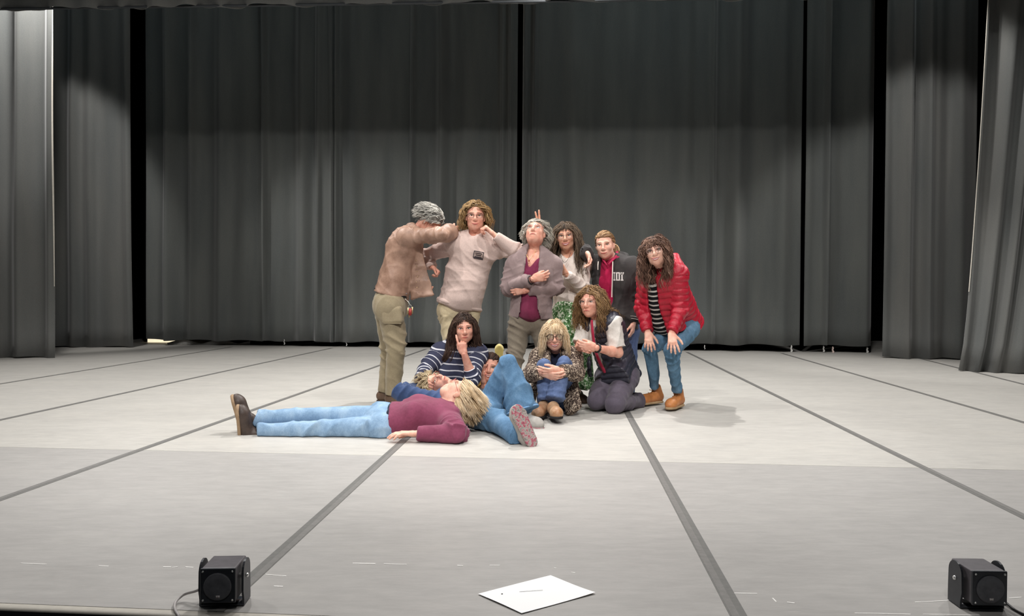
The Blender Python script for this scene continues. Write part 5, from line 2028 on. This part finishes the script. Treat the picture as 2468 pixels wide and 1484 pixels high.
P.hair(H_sand, n=300, length=.095, seg=8, g=.12, vol=1.0, side=.3, back=.4, curl=.011, cf=3.2, r=.0055, m=4, cl=.006, seed=111, front_u=.056, low=-.05, cap=1.08, clear=False)
f = Field()
P.torso_prims(f, .02, hem=-.02, hemr=.16)
P.sleeve(f, 'a', .016, r=1.12, end=.9, reg=1)
P.sleeve(f, 'b', .014, r=1.1, end=.9, reg=2)
cloth('navy_jumper', f, .0085, fabric('navy_jumper', '3c4f76', '2f4060', scale=130), P.o, P.base, wr=.008, lam=.06, drape=.005, seed=112)
P.trousers(J_mid, g=.010, thigh=1.04, calf=1.2, hemr=(.078, .125), wr=.009, lam=.07, seed=115, seat=.098, drape=.006, ends=(1.0, .93))
kn, an = P.legs['b'][1], P.legs['b'][2]
hm = kn + (an - kn) * .90
v, fc = ring_around(hm, an - kn, .1225, .006, 36)
new_mesh('hem_seam', v, fc, denim('denim_hem', '7fa6cf', 'a4c4e4', '5e86b2'), P.o, P.base)
M_snk = fabric('grey_mesh_shoe', 'aaa59f', '8f8a84', scale=60)


def tread_mat():
    t = NT('grey_pink_tread')
    n = t.noise(t.coord(), 45, 3, 0.7)
    t.l(t.ramp(n, [(.38, lin('7d7672')), (.5, lin('a9a29c')), (.56, lin('a85a68')), (.7, lin('8c4454'))]), t.b.inputs['Base Color'])
    t.set(Roughness=.8)
    t.bump(n, .8, .01)
    return t.m


P.shoe(J(1262, 1050, -.85), (-.42, .05, .9), (-.42, .88, -.2), M_snk, tread_mat(), L=.27, name='trainer', wid=1.05)
P.shoe(J(1262, 1000, -.12), (.65, -.75, 0), UPZ, M_snk, tread_mat(), L=.27, name='trainer')
P.finish()

# ---- 12: woman lying in front in the burgundy fleece
P = Person('person in a burgundy fleece lying in front with boots pointing up', 5.25, (930, 1050), 'fair', hs=1.02)
J = P.J
P.torso(J(930, 1018, .0), J(1078, 1004, .02), (.08, -.18, .97), J(1086, 1026, -.14), J(1074, 985, .18), J(922, 1034, -.09), J(922, 1006, .09), w=1.02, dep=.74)
P.arm('a', J(1088, 1024, -.15), J(1098, 1044, -.32), J(1000, 1045, -.30))
P.arm('b', J(1074, 988, .19), J(1000, 995, .28), J(1030, 1000, .10))
P.hand('a', (-.9, -.12, .06), (-.3, .9, 0), (0, 0, -1), curl=(10, 12, 14, 18), pip=(16, 18, 20, 22), spread=8, thumb=(35, 20))
P.hand('b', (.6, -.6, .1), (0, 0, 1), (0, 0, -1), curl=(20, 20, 20, 20))
P.leg('a', J(920, 1032, -.09), J(758, 1036, -.10), J(618, 1041, -.10))
P.leg('b', J(920, 1006, .09), J(770, 1003, .06), J(612, 1007, .00))
P.head(J(1106, 950, .10), (-.36, .28, .88), (.92, .05, .30), mouth='neutral', brow='9a8464', glasses=('b06a64', .024, .02, .0018), neck=J(1084, 988, .05))
P.hair(H_blond, n=380, length=.135, seg=9, g=.16, vol=.3, side=.5, back=.3, curl=.004, cf=1.5, r=.0046, m=5, cl=.005, lenvar=.06, seed=121, front_u=.050, low=-.065, cap=1.1, grav=(.55, -.4, -.75), fside=.066)
f = Field()
P.torso_prims(f, .026, hem=-.04, hemr=.185, bust=.018, sh=.008)
P.sleeve(f, 'a', .018, r=1.14, end=.93, reg=1, cuff=.05)
P.sleeve(f, 'b', .016, r=1.1, end=.93, reg=2)
f.add(J(1082, 972, .10), J(1096, 992, -.06), .034, .034, k=.03)
M_flc = fabric('burgundy_fleece', '85405a', '6f3348', scale=70, blotch=9)
cloth('fleece', f, .008, M_flc, P.o, P.base, wr=.010, lam=.055, drape=.007, seed=122)
P.trousers(J_light, g=.008, thigh=.98, calf=1.2, hemr=(.056, .056), wr=.012, lam=.06, seed=125, seat=.106, waist=.12, ends=(.97, .97))
f = Field()
f.add(P.pelvis + P.up * .12, P.pelvis + P.up * .025, .155, .158, n=P.front, fs=.80, k=.02, capb=True)
cloth('navy_vest_hem', f, .009, fabric('navy_cotton', '20263a'), P.o, P.base, wr=.002, drape=.002)
M_bt = leather('dark_boot_leather', '4f4038', '352a25')
M_bsole = plain('tan_boot_sole', '9c8266', .7)
P.shoe(J(606, 1044, -.05), (-.06, -.06, 1), (.97, .2, .08), M_bt, M_bsole, L=.27, boot=.06, name='boot', soleth=.024)
P.shoe(J(604, 1012, .02), (-.30, .12, .93), (.92, .2, .3), M_bt, M_bsole, L=.27, boot=.06, name='boot', soleth=.024)
P.finish()
